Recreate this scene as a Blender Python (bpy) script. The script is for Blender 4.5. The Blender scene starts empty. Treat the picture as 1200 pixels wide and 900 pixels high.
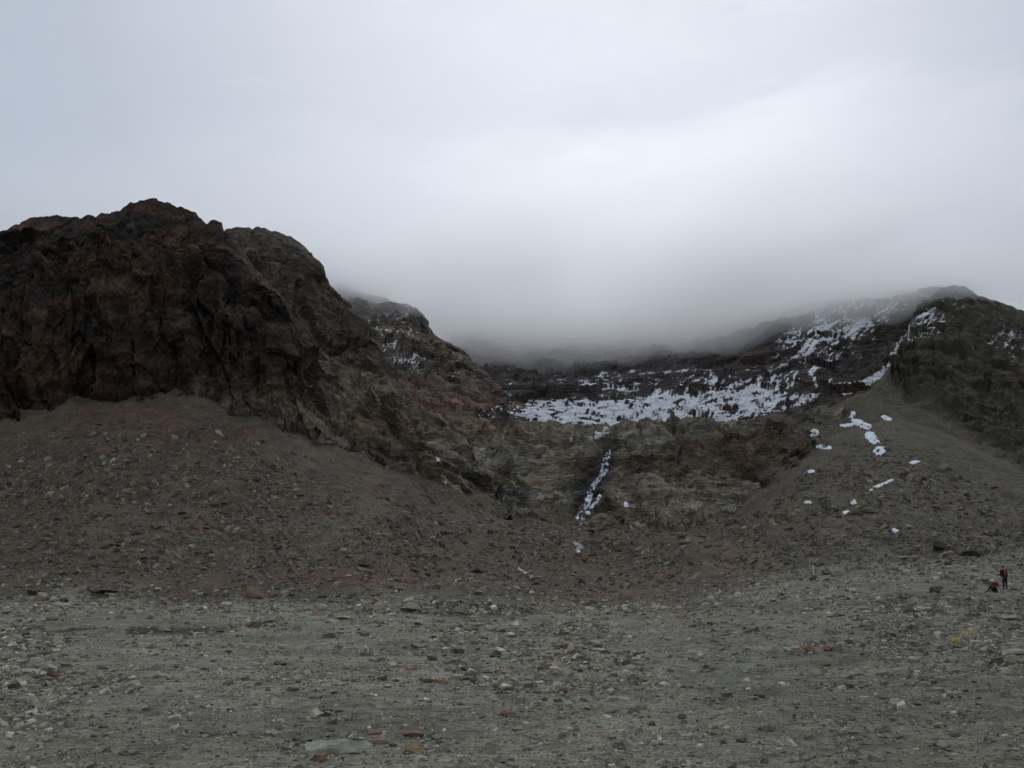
import bpy, math, random
import numpy as np
from mathutils import Vector, Matrix, Euler

random.seed(7)
RNG = np.random.default_rng(11)
scene = bpy.context.scene
COL = scene.collection

# ------------------------------------------------------------------ camera
F = 1178.0            # focal length in pixels of a 1200 px wide picture
EYE = 1.8
PITCH = math.atan(240.0 / F)
cam_data = bpy.data.cameras.new("camera")
cam_data.sensor_width = 36.0
cam_data.lens = F / 1200.0 * 36.0
cam_data.clip_start = 0.1
cam_data.clip_end = 20000
cam = bpy.data.objects.new("camera", cam_data)
cam.location = (0, 0, EYE)
cam.rotation_euler = (math.pi / 2 + PITCH, 0, 0)
COL.objects.link(cam)
scene.camera = cam

# ------------------------------------------------------------------ world (overcast)
SUN_EL, SUN_AZ = math.radians(42), math.radians(7)
world = bpy.data.worlds.new("World")
scene.world = world
world.use_nodes = True
wn = world.node_tree
wn.nodes.clear()
def wnode(t, **kw):
    n = wn.nodes.new(t)
    for k, v in kw.items():
        setattr(n, k, v)
    return n
wout = wnode('ShaderNodeOutputWorld')
wbg = wnode('ShaderNodeBackground')
wbg.inputs['Strength'].default_value = 0.1
sky = wnode('ShaderNodeTexSky', sky_type='NISHITA', sun_disc=False)
sky.sun_elevation = SUN_EL
sky.sun_rotation = SUN_AZ
tc = wnode('ShaderNodeTexCoord')
glow = wnode('ShaderNodeVectorMath', operation='DOT_PRODUCT')   # the cloud deck is brightest towards the hidden sun
_ge, _ga = math.radians(33), math.radians(5)
glow.inputs[1].default_value = (math.sin(_ga) * math.cos(_ge), math.cos(_ga) * math.cos(_ge), math.sin(_ge))
nrm = wnode('ShaderNodeVectorMath', operation='NORMALIZE')
wn.links.new(tc.outputs['Generated'], nrm.inputs[0])
wn.links.new(nrm.outputs[0], glow.inputs[0])
ramp = wnode('ShaderNodeValToRGB')
els = ramp.color_ramp.elements
els[0].position = 0.0; els[0].color = (0.43, 0.475, 0.55, 1)
els[1].position = 1.0; els[1].color = (0.70, 0.735, 0.815, 1)
for p, c in ((0.55, (0.45, 0.50, 0.58)), (0.84, (0.475, 0.53, 0.62)), (0.90, (0.50, 0.55, 0.64)), (0.95, (0.585, 0.635, 0.72)), (0.985, (0.69, 0.73, 0.81))):
    e = els.new(p); e.color = (*c, 1)
wn.links.new(glow.outputs['Value'], ramp.inputs[0])
nz = wnode('ShaderNodeTexNoise')
nz.inputs['Scale'].default_value = 2.3
nz.inputs['Detail'].default_value = 3.5
nz.inputs['Roughness'].default_value = 0.45
mp = wnode('ShaderNodeMapping')
mp.inputs['Scale'].default_value = (1, 1, 2.2)
mp.inputs['Location'].default_value = (0.6, 0.2, 0.1)
wn.links.new(tc.outputs['Generated'], mp.inputs[0])
wn.links.new(mp.outputs[0], nz.inputs['Vector'])
mr = wnode('ShaderNodeMapRange')
mr.inputs['From Min'].default_value = 0.3
mr.inputs['From Max'].default_value = 0.7
mr.inputs['To Min'].default_value = 9.3
mr.inputs['To Max'].default_value = 10.7
wn.links.new(nz.outputs['Fac'], mr.inputs['Value'])
mul = wnode('ShaderNodeVectorMath', operation='SCALE')
wn.links.new(ramp.outputs[0], mul.inputs[0])
wn.links.new(mr.outputs[0], mul.inputs['Scale'])
mix = wnode('ShaderNodeMix', data_type='RGBA')
mix.inputs['Factor'].default_value = 0.96
wn.links.new(sky.outputs[0], mix.inputs[6])
wn.links.new(mul.outputs[0], mix.inputs[7])
wn.links.new(mix.outputs[2], wbg.inputs['Color'])
wn.links.new(wbg.outputs[0], wout.inputs['Surface'])

sun_data = bpy.data.lights.new("sun", 'SUN')
sun_data.energy = 0.5
sun_data.angle = math.radians(28)
sun_data.color = (1.0, 0.97, 0.93)
sun = bpy.data.objects.new("sun", sun_data)
d = Vector((math.sin(SUN_AZ) * math.cos(SUN_EL), math.cos(SUN_AZ) * math.cos(SUN_EL), math.sin(SUN_EL)))
sun.rotation_euler = d.to_track_quat('Z', 'Y').to_euler()
sun.location = (0, 0, 300)
COL.objects.link(sun)

scene.view_settings.view_transform = 'Standard'
scene.view_settings.look = 'None'
scene.view_settings.gamma = 1.0
scene.view_settings.exposure = 0.0
scene.cycles.volume_bounces = 8
scene.cycles.max_bounces = 10
scene.cycles.use_denoising = True

# ------------------------------------------------------------------ projection helpers
CP, SP = math.cos(PITCH), math.sin(PITCH)
def P(px, py, d):
    """world point seen at pixel (px,py) whose distance along +Y is d"""
    x = (px - 600.0) / F
    y = (450.0 - py) / F
    vy = CP - y * SP
    vz = SP + y * CP
    s = d / vy
    return np.stack([x * s, d + 0 * s, EYE + vz * s], -1)
def proj(V):
    x, y, z = V[..., 0], V[..., 1], V[..., 2] - EYE
    fz = y * CP + z * SP
    uy = -y * SP + z * CP
    return 600 + F * x / fz, 450 - F * uy / fz, fz

# ------------------------------------------------------------------ noise in numpy
def _hash(ix, iy, iz, seed):
    h = (ix.astype(np.uint32) * np.uint32(374761393) + iy.astype(np.uint32) * np.uint32(668265263)
         + iz.astype(np.uint32) * np.uint32(1274126177) + np.uint32((seed * 974711 + 12345) & 0xffffffff))
    h = (h ^ (h >> np.uint32(13))) * np.uint32(1274126177)
    h = (h ^ (h >> np.uint32(16))) * np.uint32(2246822519)
    return h ^ (h >> np.uint32(15))
def _r(h, k):
    h = (h + np.uint32(k * 40503)) * np.uint32(2654435761)
    h = h ^ (h >> np.uint32(15))
    return (h & np.uint32(0xffff)).astype(np.float64) / 65535.0
def perlin(p, seed=0):
    sh = p.shape[:-1]
    p = p.reshape(-1, 3)
    i = np.floor(p).astype(np.int64)
    f = p - i
    w = f * f * f * (f * (f * 6 - 15) + 10)
    out = np.zeros(len(p))
    for dx in (0, 1):
        for dy in (0, 1):
            for dz in (0, 1):
                h = _hash(i[:, 0] + dx, i[:, 1] + dy, i[:, 2] + dz, seed)
                gx, gy, gz = _r(h, 1) * 2 - 1, _r(h, 2) * 2 - 1, _r(h, 3) * 2 - 1
                d_ = gx * (f[:, 0] - dx) + gy * (f[:, 1] - dy) + gz * (f[:, 2] - dz)
                out += d_ * (w[:, 0] if dx else 1 - w[:, 0]) * (w[:, 1] if dy else 1 - w[:, 1]) * (w[:, 2] if dz else 1 - w[:, 2])
    return (out * 1.6).reshape(sh)
def fbm(p, oct=4, seed=0, gain=0.5, ridged=False):
    a, s, out = 1.0, 0.0, 0
    for o in range(oct):
        n = perlin(p * (2.03 ** o) + 17.3 * o, seed + o)
        if ridged:
            n = 1 - 2.2 * np.abs(n)
        out = out + a * n
        s += a
        a *= gain
    return out / s
def facets(p, seed=0, flat=1.0):
    """worley cells, each a tilted flat block: returns (height, edge distance, cell id random)"""
    sh = p.shape[:-1]
    p = p.reshape(-1, 3)
    i = np.floor(p).astype(np.int64)
    best = np.full(len(p), 1e9); sec = np.full(len(p), 1e9)
    hv = np.zeros(len(p)); idr = np.zeros(len(p))
    for dx in (-1, 0, 1):
        for dy in (-1, 0, 1):
            for dz in (-1, 0, 1):
                h = _hash(i[:, 0] + dx, i[:, 1] + dy, i[:, 2] + dz, seed)
                c = np.stack([i[:, 0] + dx + _r(h, 1), i[:, 1] + dy + _r(h, 2), i[:, 2] + dz + _r(h, 3)], 1)
                q = p - c
                dd = (q * q).sum(1)
                val = (_r(h, 4) - 0.5) + flat * (q[:, 0] * (_r(h, 5) - .5) + q[:, 1] * (_r(h, 6) - .5) + q[:, 2] * (_r(h, 7) - .5)) * 2
                m = dd < best
                sec = np.where(m, best, np.minimum(sec, dd))
                hv = np.where(m, val, hv)
                idr = np.where(m, _r(h, 8), idr)
                best = np.where(m, dd, best)
    edge = np.sqrt(sec) - np.sqrt(best)
    return hv.reshape(sh), edge.reshape(sh), idr.reshape(sh)
def sstep(a, b, x):
    t = np.clip((x - a) / (b - a), 0, 1)
    return t * t * (3 - 2 * t)
def gsmooth(a, sig):
    if sig <= 0: return a
    r = int(sig * 3) + 1
    k = np.exp(-0.5 * (np.arange(-r, r + 1) / sig) ** 2); k /= k.sum()
    return np.convolve(np.pad(a, r, mode='edge'), k, mode='valid')
def blob(U, V, cx, cy, rx, ry, ang=0, soft=0.5):
    c, s = math.cos(math.radians(ang)), math.sin(math.radians(ang))
    x, y = U - cx, V - cy
    a, b = (x * c + y * s) / rx, (-x * s + y * c) / ry
    return 1 - sstep(1 - soft, 1 + soft, np.sqrt(a * a + b * b))
def mixc(a, b, t):
    return a * (1 - t[..., None]) + b * t[..., None]
C3 = lambda *c: np.array(c, float)

# ------------------------------------------------------------------ mesh helpers
def make_mesh(name, verts, faces, col=None, snow=None, smooth=False):
    """faces: (n,k) int array"""
    me = bpy.data.meshes.new(name)
    n, k = faces.shape
    me.vertices.add(len(verts)); me.loops.add(n * k); me.polygons.add(n)
    me.vertices.foreach_set("co", np.ascontiguousarray(verts, dtype=np.float32).ravel())
    me.loops.foreach_set("vertex_index", np.ascontiguousarray(faces, dtype=np.int32).ravel())
    me.polygons.foreach_set("loop_start", np.arange(0, n * k, k, dtype=np.int32))
    me.polygons.foreach_set("use_smooth", np.full(n, smooth))
    me.update(calc_edges=True)
    me.validate()
    if col is not None:
        a = me.color_attributes.new("Col", 'FLOAT_COLOR', 'POINT')
        c = np.ones((len(verts), 4), np.float32); c[:, :3] = np.clip(np.asarray(col) * np.array([1.07, .99, .83]), 0, 1)
        a.data.foreach_set("color", c.ravel())
    if snow is not None:
        a = me.attributes.new("snow", 'FLOAT', 'POINT')
        a.data.foreach_set("value", np.ascontiguousarray(snow, dtype=np.float32))
    return me
def link(name, me, mat=None, parent=None, kind=None, label=None, cat=None, group=None, loc=None):
    o = bpy.data.objects.new(name, me)
    COL.objects.link(o)
    if mat is not None and me is not None and len(me.materials) == 0:
        me.materials.append(mat)
    if parent is not None: o.parent = parent
    if kind: o["kind"] = kind
    if label: o["label"] = label
    if cat: o["category"] = cat
    if group: o["group"] = group
    if loc is not None: o.location = loc
    return o

# ------------------------------------------------------------------ materials
def nt_mat(name):
    m = bpy.data.materials.new(name)
    m.use_nodes = True
    nt = m.node_tree
    b = nt.nodes['Principled BSDF']
    b.inputs['Roughness'].default_value = 0.9
    b.inputs['Specular IOR Level'].default_value = 0.25
    return m, nt, b
def N(nt, t, **kw):
    n = nt.nodes.new(t)
    for k, v in kw.items(): setattr(n, k, v)
    return n
def noise(nt, coord, scale, detail=4, rough=0.55):
    n = N(nt, 'ShaderNodeTexNoise')
    n.inputs['Scale'].default_value = scale
    n.inputs['Detail'].default_value = detail
    n.inputs['Roughness'].default_value = rough
    nt.links.new(coord, n.inputs['Vector'])
    return n
def rock_material(name, px, snow=False, aniso=(1, 1, 1), rot=(0, 0, 0), var=0.7, bump=1.0, gravel=False, hue_k=1.0):
    """px: metres per picture pixel at this rock's distance, sets the size of the finest grain"""
    m, nt, b = nt_mat(name)
    L = nt.links.new
    t = N(nt, 'ShaderNodeTexCoord')
    mapn = N(nt, 'ShaderNodeMapping')
    mapn.inputs['Scale'].default_value = aniso
    mapn.inputs['Rotation'].default_value = rot
    L(t.outputs['Object'], mapn.inputs[0])
    co = mapn.outputs[0]
    at = N(nt, 'ShaderNodeAttribute', attribute_name='Col')
    n1 = noise(nt, co, 1.0 / (px * 22), 8, 0.68)
    mr1 = N(nt, 'ShaderNodeMapRange')
    mr1.inputs['From Min'].default_value = 0.32; mr1.inputs['From Max'].default_value = 0.68
    mr1.inputs['To Min'].default_value = 1 - var; mr1.inputs['To Max'].default_value = 1 + var
    L(n1.outputs['Fac'], mr1.inputs['Value'])
    vo = N(nt, 'ShaderNodeTexVoronoi', feature='F1')
    vo.inputs['Scale'].default_value = 1.0 / (px * 4.0)
    vo.inputs['Detail'].default_value = 1.5 if gravel else 0.0
    L(co, vo.inputs['Vector'])
    sv = N(nt, 'ShaderNodeSeparateColor')
    L(vo.outputs['Color'], sv.inputs[0])
    mr2 = N(nt, 'ShaderNodeMapRange')
    k = 0.42 if gravel else 0.3
    mr2.inputs['To Min'].default_value = 1 - k; mr2.inputs['To Max'].default_value = 1 + k
    L(sv.outputs[0], mr2.inputs['Value'])
    mu = N(nt, 'ShaderNodeMath', operation='MULTIPLY')
    L(mr1.outputs[0], mu.inputs[0]); L(mr2.outputs[0], mu.inputs[1])
    if gravel:      # pebbles of a few centimetres
        v2 = N(nt, 'ShaderNodeTexVoronoi', feature='F1')
        v2.inputs['Scale'].default_value = 17.0
        L(co, v2.inputs['Vector'])
        s2_ = N(nt, 'ShaderNodeSeparateColor'); L(v2.outputs['Color'], s2_.inputs[0])
        m2 = N(nt, 'ShaderNodeMapRange'); m2.inputs['To Min'].default_value = .82; m2.inputs['To Max'].default_value = 1.18
        L(s2_.outputs[1], m2.inputs['Value'])
        mu2 = N(nt, 'ShaderNodeMath', operation='MULTIPLY')
        L(mu.outputs[0], mu2.inputs[0]); L(m2.outputs[0], mu2.inputs[1]); mu = mu2
    sc = N(nt, 'ShaderNodeVectorMath', operation='SCALE')
    L(at.outputs['Color'], sc.inputs[0]); L(mu.outputs[0], sc.inputs['Scale'])
    # hue wobble
    n2 = noise(nt, co, 1.0 / (px * 60), 5, 0.6)
    hue = N(nt, 'ShaderNodeMapRange')
    hue.inputs['From Min'].default_value = 0.42; hue.inputs['From Max'].default_value = 0.66
    L(n2.outputs['Fac'], hue.inputs['Value'])
    mx = N(nt, 'ShaderNodeMix', data_type='RGBA', blend_type='MULTIPLY')
    mx.inputs[7].default_value = (1 + .14 * hue_k, 1 - .05 * hue_k, 1 - .17 * hue_k, 1)
    L(hue.outputs[0], mx.inputs[0]); L(sc.outputs[0], mx.inputs[6])
    colout = mx.outputs[2]
    if snow:
        sa = N(nt, 'ShaderNodeAttribute', attribute_name='snow')
        n3 = noise(nt, co, 1.0 / (px * 5), 4, 0.65)
        ad = N(nt, 'ShaderNodeMath', operation='MULTIPLY_ADD')
        ad.inputs[1].default_value = 0.65
        L(n3.outputs['Fac'], ad.inputs[0]); L(sa.outputs['Fac'], ad.inputs[2])
        th = N(nt, 'ShaderNodeMapRange', interpolation_type='SMOOTHSTEP')
        th.inputs['From Min'].default_value = 0.75; th.inputs['From Max'].default_value = 0.90
        L(ad.outputs[0], th.inputs['Value'])
        n4 = noise(nt, co, 1.0 / (px * 11), 4, 0.7)       # thin, dirty cover
        m4 = N(nt, 'ShaderNodeMapRange')
        m4.inputs['From Min'].default_value = .36; m4.inputs['From Max'].default_value = .58
        m4.inputs['To Min'].default_value = .74; m4.inputs['To Max'].default_value = 1.0
        L(n4.outputs['Fac'], m4.inputs['Value'])
        mm4 = N(nt, 'ShaderNodeMath', operation='MULTIPLY')
        L(th.outputs[0], mm4.inputs[0]); L(m4.outputs[0], mm4.inputs[1]); th = mm4
        ms = N(nt, 'ShaderNodeMix', data_type='RGBA')
        ms.inputs[7].default_value = (0.90, 0.92, 0.95, 1)
        L(th.outputs[0], ms.inputs[0]); L(colout, ms.inputs[6])
        colout = ms.outputs[2]
    L(colout, b.inputs['Base Color'])
    ah = N(nt, 'ShaderNodeMath', operation='MULTIPLY_ADD')
    ah.inputs[1].default_value = 0.25
    L(vo.outputs['Distance'], ah.inputs[0]); L(n1.outputs['Fac'], ah.inputs[2])
    bp = N(nt, 'ShaderNodeBump')
    bp.inputs['Strength'].default_value = 0.9
    bp.inputs['Distance'].default_value = px * 9 * bump
    L(ah.outputs[0], bp.inputs['Height'])
    L(bp.outputs[0], b.inputs['Normal'])
    return m
def stone_material(name):
    m, nt, b = nt_mat(name)
    L = nt.links.new
    t = N(nt, 'ShaderNodeTexCoord')
    at = N(nt, 'ShaderNodeAttribute', attribute_name='Col')
    n1 = noise(nt, t.outputs['Object'], 7.0, 7, 0.65)
    mr1 = N(nt, 'ShaderNodeMapRange')
    mr1.inputs['From Min'].default_value = 0.3; mr1.inputs['From Max'].default_value = 0.7
    mr1.inputs['To Min'].default_value = 0.55; mr1.inputs['To Max'].default_value = 1.42
    L(n1.outputs['Fac'], mr1.inputs['Value'])
    sc = N(nt, 'ShaderNodeVectorMath', operation='SCALE')
    L(at.outputs['Color'], sc.inputs[0]); L(mr1.outputs[0], sc.inputs['Scale'])
    L(sc.outputs[0], b.inputs['Base Color'])
    bp = N(nt, 'ShaderNodeBump')
    bp.inputs['Strength'].default_value = 0.5; bp.inputs['Distance'].default_value = 0.03
    L(n1.outputs['Fac'], bp.inputs['Height']); L(bp.outputs[0], b.inputs['Normal'])
    return m
def plain_material(name, col, rough=0.85, var=0.2, scale=8.0):
    m, nt, b = nt_mat(name)
    L = nt.links.new
    t = N(nt, 'ShaderNodeTexCoord')
    n1 = noise(nt, t.outputs['Object'], scale, 5, 0.6)
    cr = N(nt, 'ShaderNodeMix', data_type='RGBA')
    cr.inputs[6].default_value = (*[c * (1 - var) for c in col], 1)
    cr.inputs[7].default_value = (*[min(1, c * (1 + var)) for c in col], 1)
    L(n1.outputs['Fac'], cr.inputs[0]); L(cr.outputs[2], b.inputs['Base Color'])
    b.inputs['Roughness'].default_value = rough
    return m

# ------------------------------------------------------------------ terrain sheets
SHEETS = []
class Sheet: pass
def build_sheet(lines, px0, px1, dpx, rows, smooth_d=5):
    """lines: list of (pxs, pys, ds) control lines, near to far. Positions interpolated with linear inverse depth."""
    pxs = np.arange(px0, px1 + dpx, dpx)
    LY, LD = [], []
    for k, (a, b_, c) in enumerate(lines):
        LY.append(np.interp(pxs, a, b_) + 0)
        LD.append(gsmooth(np.interp(pxs, a, c), smooth_d / dpx))
    PY, ID = [], []
    for k in range(len(lines) - 1):
        n = rows[k]
        t = np.linspace(0, 1, n, endpoint=False)[:, None]
        PY.append(LY[k] * (1 - t) + LY[k + 1] * t)
        ID.append((1 - t) / LD[k] + t / LD[k + 1])
    PY.append(LY[-1][None]); ID.append(1 / LD[-1][None])
    PY = np.concatenate(PY); D = 1 / np.concatenate(ID)
    PX = np.broadcast_to(pxs, PY.shape).copy()
    s = Sheet()
    s.U, s.V = PX, PY
    s.X = P(PX, PY, D)
    s.D = D
    return s
def normals(X):
    du = np.gradient(X, axis=1); dv = np.gradient(X, axis=0)
    n = np.cross(du, dv)
    n /= np.linalg.norm(n, axis=-1, keepdims=True) + 1e-12
    view = X - np.array([0, 0, EYE])
    flip = (n * view).sum(-1, keepdims=True) > 0
    # keep one consistent sign over the sheet
    sgn = -1.0 if flip.mean() > 0.5 else 1.0
    return n * sgn
def finish(s, name, mat, col, snow=None, smooth=False):
    R, Cn = s.X.shape[:2]
    idx = np.arange(R * Cn).reshape(R, Cn)
    f = np.stack([idx[:-1, :-1], idx[:-1, 1:], idx[1:, 1:], idx[1:, :-1]], -1).reshape(-1, 4)
    me = make_mesh(name, s.X.reshape(-1, 3), f, col.reshape(-1, 3), None if snow is None else snow.reshape(-1), smooth)
    o = link(name, me, mat, kind='structure')
    s.N = normals(s.X)
    SHEETS.append(s)
    return o

def jag(a, b_, c, amp, seed):
    """densify a crest line and roughen it"""
    xs = np.arange(a[0], a[-1], 1.5)
    py = np.interp(xs, a, b_); d_ = np.interp(xs, a, c)
    p3 = np.stack([xs / 14.0, 0 * xs + seed * 3.1, 0 * xs], 1)
    fh, _, _ = facets(np.stack([xs / 5.5, 0 * xs + seed, 0 * xs], 1), seed, 0.8)
    py = py + amp * (fbm(p3, 4, seed, 0.6) * 1.5 + fh * 0.9)
    return xs, py, d_

def rowsfor(*n): return list(n)

def flatness(s, lo=.25, hi=.55):
    return sstep(lo, hi, np.abs(normals(s.X)[..., 2]))

# ---- ground: gravel plain, scree slopes and right-hand mountain in one sheet
gx = [-400, 0, 100, 200, 260, 400, 450, 540, 600, 640, 700, 800, 900, 1000, 1100, 1200, 1600]
def ln(pts):
    a = np.array(pts, float); return a[:, 0], a[:, 1], a[:, 2]
def flat(py, pts):
    """line at constant py with given heights"""
    out = []
    for px, z in pts:
        y = (450.0 - py) / F
        vy, vz = CP - y * SP, SP + y * CP
        out.append((px, py, (z - EYE) / vz * vy))
    return ln(out)
G0 = flat(1150, [(-400, 0), (900, 0), (1600, .15)])
G1 = flat(800, [(-400, 0), (800, 0.0), (1100, .12), (1600, .3)])
G2 = flat(760, [(-400, 0), (700, 0), (900, .12), (1100, .3), (1600, .6)])
G3 = ln([(-400, 748, 38), (0, 745, 39), (260, 741, 41), (330, 737, 45), (400, 733, 48), (540, 722, 60), (640, 722, 62), (700, 722, 62), (800, 716, 64), (900, 703, 66), (1000, 700, 62), (1100, 705, 58), (1200, 715, 55), (1600, 735, 48)])
G4 = ln([(-400, 738, 41), (0, 737, 40.5), (40, 734, 40.5), (260, 732, 42.2), (300, 732, 46), (400, 729, 51), (440, 722, 58), (470, 710, 62), (540, 707, 62), (600, 708, 63.5), (650, 718, 66), (700, 718, 67), (800, 710, 71), (900, 690, 78), (1000, 677, 82), (1100, 679, 80), (1200, 692, 76), (1600, 700, 72)])
G5 = ln([(-400, 706, 95), (0, 706, 92), (200, 704, 92), (400, 706, 88), (540, 700, 84), (640, 706, 84), (700, 709, 84), (800, 697, 88), (900, 676, 95), (1000, 656, 105), (1100, 650, 110), (1200, 645, 116), (1600, 625, 130)])
G6 = ln([(-400, 610, 134), (0, 600, 134), (200, 590, 134), (400, 610, 132), (500, 640, 132), (600, 655, 138), (700, 662, 138), (800, 645, 138), (900, 620, 146), (1000, 596, 155), (1200, 590, 162), (1600, 570, 175)])
G7 = ln([(-400, 500, 170), (0, 480, 174), (100, 466, 176), (240, 458, 178), (300, 474, 180), (340, 498, 182), (400, 528, 186), (445, 545, 192), (500, 552, 200), (560, 570, 206), (600, 590, 202), (700, 618, 184), (800, 620, 184), (870, 595, 196), (920, 545, 235), (950, 522, 258), (1000, 500, 275), (1050, 492, 282), (1100, 500, 280), (1200, 545, 250), (1300, 590, 235), (1600, 600, 235)])
G8pts = [(-400, 520, 240), (0, 505, 240), (240, 485, 240), (340, 525, 240), (400, 545, 232), (450, 524, 236), (520, 528, 244), (600, 552, 236), (640, 572, 226), (700, 577, 224), (800, 582, 222), (860, 570, 224), (885, 545, 240), (915, 500, 280), (950, 483, 292), (980, 474, 300), (1000, 466, 310), (1015, 458, 317), (1030, 446, 325), (1042, 430, 335), (1050, 418, 342), (1060, 400, 355), (1070, 374, 372), (1080, 357, 384), (1090, 347, 392), (1100, 340, 399), (1110, 336, 405), (1122, 336, 405), (1135, 340, 405), (1150, 346, 405), (1175, 355, 405), (1200, 368, 405), (1250, 395, 402), (1300, 420, 400), (1600, 500, 390)]
G8 = jag(*ln(G8pts), 1.6, 5)
G9 = (G8[0], G8[1] + 90, G8[2] + 70)
g = build_sheet([G0, G1, G2, G3, G4, G5, G6, G7, G8, G9], -300, 1500, 2.15, rowsfor(70, 28, 22, 14, 28, 50, 84, 150, 6), smooth_d=9)
U, V, D = g.U, g.V, g.D
X = g.X
# zones
crag = sstep(-6, 14, np.interp(U, [900, 1030, 1045, 1060, 1100, 1130, 1200, 1600], [300, 380, 445, 468, 482, 508, 556, 640]) + 8 * fbm(X / 22, 3, 91) - V) * sstep(1025, 1050, U)
upper = sstep(130, 170, D)
Nn = normals(X)
px_m = D / F
# undulations of plain and scree
near = 1 - sstep(45, 95, D)
und = fbm(X / np.array([16, 7, 9]), 4, 3) * 0.32 * near + fbm(X / 2.6, 3, 8) * 0.09 * near
scr = sstep(85, 115, D)
gul = fbm(np.stack([X[..., 0] / 12, X[..., 1] / 70, X[..., 2] / 70], -1), 4, 21) * 2.0 + fbm(X / 6, 5, 23, .6) * 0.95 + fbm(X / 1.5, 3, 24) * .34
mid = sstep(40, 60, D) * (1 - scr)
over = sstep(168, 190, D) * (1 - sstep(900, 960, U))
und = und + over * (fbm(X / np.array([16, 16, 9]), 4, 27) * 3.4 - .3)
und = und + scr * gul * (1 - crag) + mid * (fbm(X / 7, 4, 29) * .35)
rr = sstep(700, 1000, U) * near
und = und + rr * (1 - sstep(780, 1000, V)) * fbm(X / np.array([6, 3, 3]), 3, 31) * 0.25
# crag blocks
m_ = U > 1000
fh = np.zeros_like(U)
def crag_h(Xc, seed):
    ct, st = math.cos(.55), math.sin(.55)
    Q = np.stack([Xc[..., 0] * ct - Xc[..., 2] * st, Xc[..., 1], Xc[..., 0] * st + Xc[..., 2] * ct], -1)
    W = Q + 5 * np.stack([fbm(Q / 24, 3, seed), fbm(Q / 24, 3, seed + 1), fbm(Q / 24, 3, seed + 2)], -1)
    h1, _, _ = facets(W / np.array([16, 12, 6.]), seed + 3, 1.5)
    h2, _, _ = facets(W / np.array([6, 5, 2.4]), seed + 4, 1.5)
    h = h1 * 2.0 + h2 * 1.1 + fbm(Q / 22, 5, seed + 5, .55, ridged=True) * 4.5 + fbm(Q / 6, 3, seed + 6, .6) * 1.6
    for k, (th, la) in enumerate(((7, 2.0), (3.4, .9))):
        sc = (W[..., 2] + th * 1.3 * fbm(Q / (th * 3), 3, seed + 11 + k)) / th
        fr = sc - np.floor(sc)
        h = h + la * sstep(-.25, .35, fbm(Q / (th * 2.5), 3, seed + 21 + k)) * (np.where(fr < .8, fr / .8, (1 - fr) / .2) - .5)
    return h
fh[m_] = crag_h(X[m_], 41)
und = und + crag * fh
# fade at crest so the skyline stays where it is
und = und * np.where(U > 900, 1 - 0.75 * sstep(-0.5, 0, (np.arange(U.shape[0])[:, None] - (U.shape[0] - 7)) / 70.0), 1)
g.X = X + Nn * und[..., None]
X = g.X
# colours
grey = C3(.158, .166, .150); dark_grey = C3(.100, .105, .094)  # gravel greys darkened to carry the shade between the stones
brown = C3(.078, .066, .055); redbrown = C3(.086, .060, .050); olive = C3(.074, .072, .062)
cragc = C3(.044, .043, .038)
nA = fbm(X / np.array([9, 6, 6]), 4, 71); nB = fbm(X / np.array([30, 25, 25]), 4, 72); nC = fbm(X / 3.5, 4, 73)
c = np.broadcast_to(grey, X.shape).copy()
c = mixc(c, dark_grey, sstep(-.1, .5, nA))
far = sstep(-9, 9, np.interp(U, [-400, 0, 240, 400, 520, 640, 760, 830, 900, 1000, 1100, 1200, 1600], [700, 700, 699, 706, 704, 714, 713, 700, 682, 656, 651, 645, 630]) - V + 30 * nB + 20 * nA)
left = 1 - sstep(600, 900, U)
talc = mixc(np.broadcast_to(brown, X.shape), olive, sstep(-.3, .4, nB))
talc = mixc(talc, redbrown, sstep(-.05, .45, nA + .5 * nB) * (0.35 + .5 * left))
talc = mixc(talc, olive * 1.08, sstep(850, 1050, U) * .8)
c = mixc(c, talc, far)
# reddish belt over the scree foot, greyer strip on top of the left slope
c = mixc(c, C3(.085, .046, .038), .6 * blob(U, V, 420, 672, 90, 16, 0, .6) + .35 * blob(U, V, 180, 500, 120, 22, 10, .8))
c = mixc(c, olive * .95, .8 * (1 - sstep(0, 30, V - np.interp(U, [0, 240, 400], [470, 455, 520]))) * (1 - sstep(330, 420, U)))
c = mixc(c, C3(.100, .068, .045), .5 * (blob(U, V, 830, 665, 90, 10, -8, .6) + blob(U, V, 700, 705, 70, 8, -5, .6)))
cc = mixc(np.broadcast_to(cragc, X.shape), C3(.060, .059, .051), sstep(-.1, .4, fbm(X / np.array([8, 8, 4]), 4, 74, .6)))
cc = mixc(cc, C3(.060, .043, .035), sstep(.15, .5, nA) * .6)
cc = cc * (.7 + .7 * sstep(-.5, .5, fbm(np.stack([(X[..., 0] * .85 - X[..., 2] * .5) / 7, X[..., 1] / 7, (X[..., 0] * .5 + X[..., 2] * .85) / 1.8], -1), 4, 75, .62)))[..., None]
c = mixc(c, cc, crag)
# darker colour along the banks of the small channels
bank = blob(U, V, 150, 738, 125, 4.5, -1.2, .5) + blob(U, V, 548, 715, 90, 9, 0, .5)
bank = bank * sstep(-.45, .05, fbm(X / np.array([1.6, 1.6, .5]), 3, 77))
c = c * (1 - .16 * sstep(700, 1000, U) * (1 - far))[..., None]  # vignette put into the colour: gravel darkens towards the right
c = mixc(c, C3(.026, .028, .023), .95 * np.clip(bank, 0, 1))
c = c * (0.86 + .3 * sstep(-.4, .4, nC))[..., None]
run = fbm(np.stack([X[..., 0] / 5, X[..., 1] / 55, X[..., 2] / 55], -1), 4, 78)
c = c * (1 + .34 * run * far * (1 - crag))[..., None]
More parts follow.
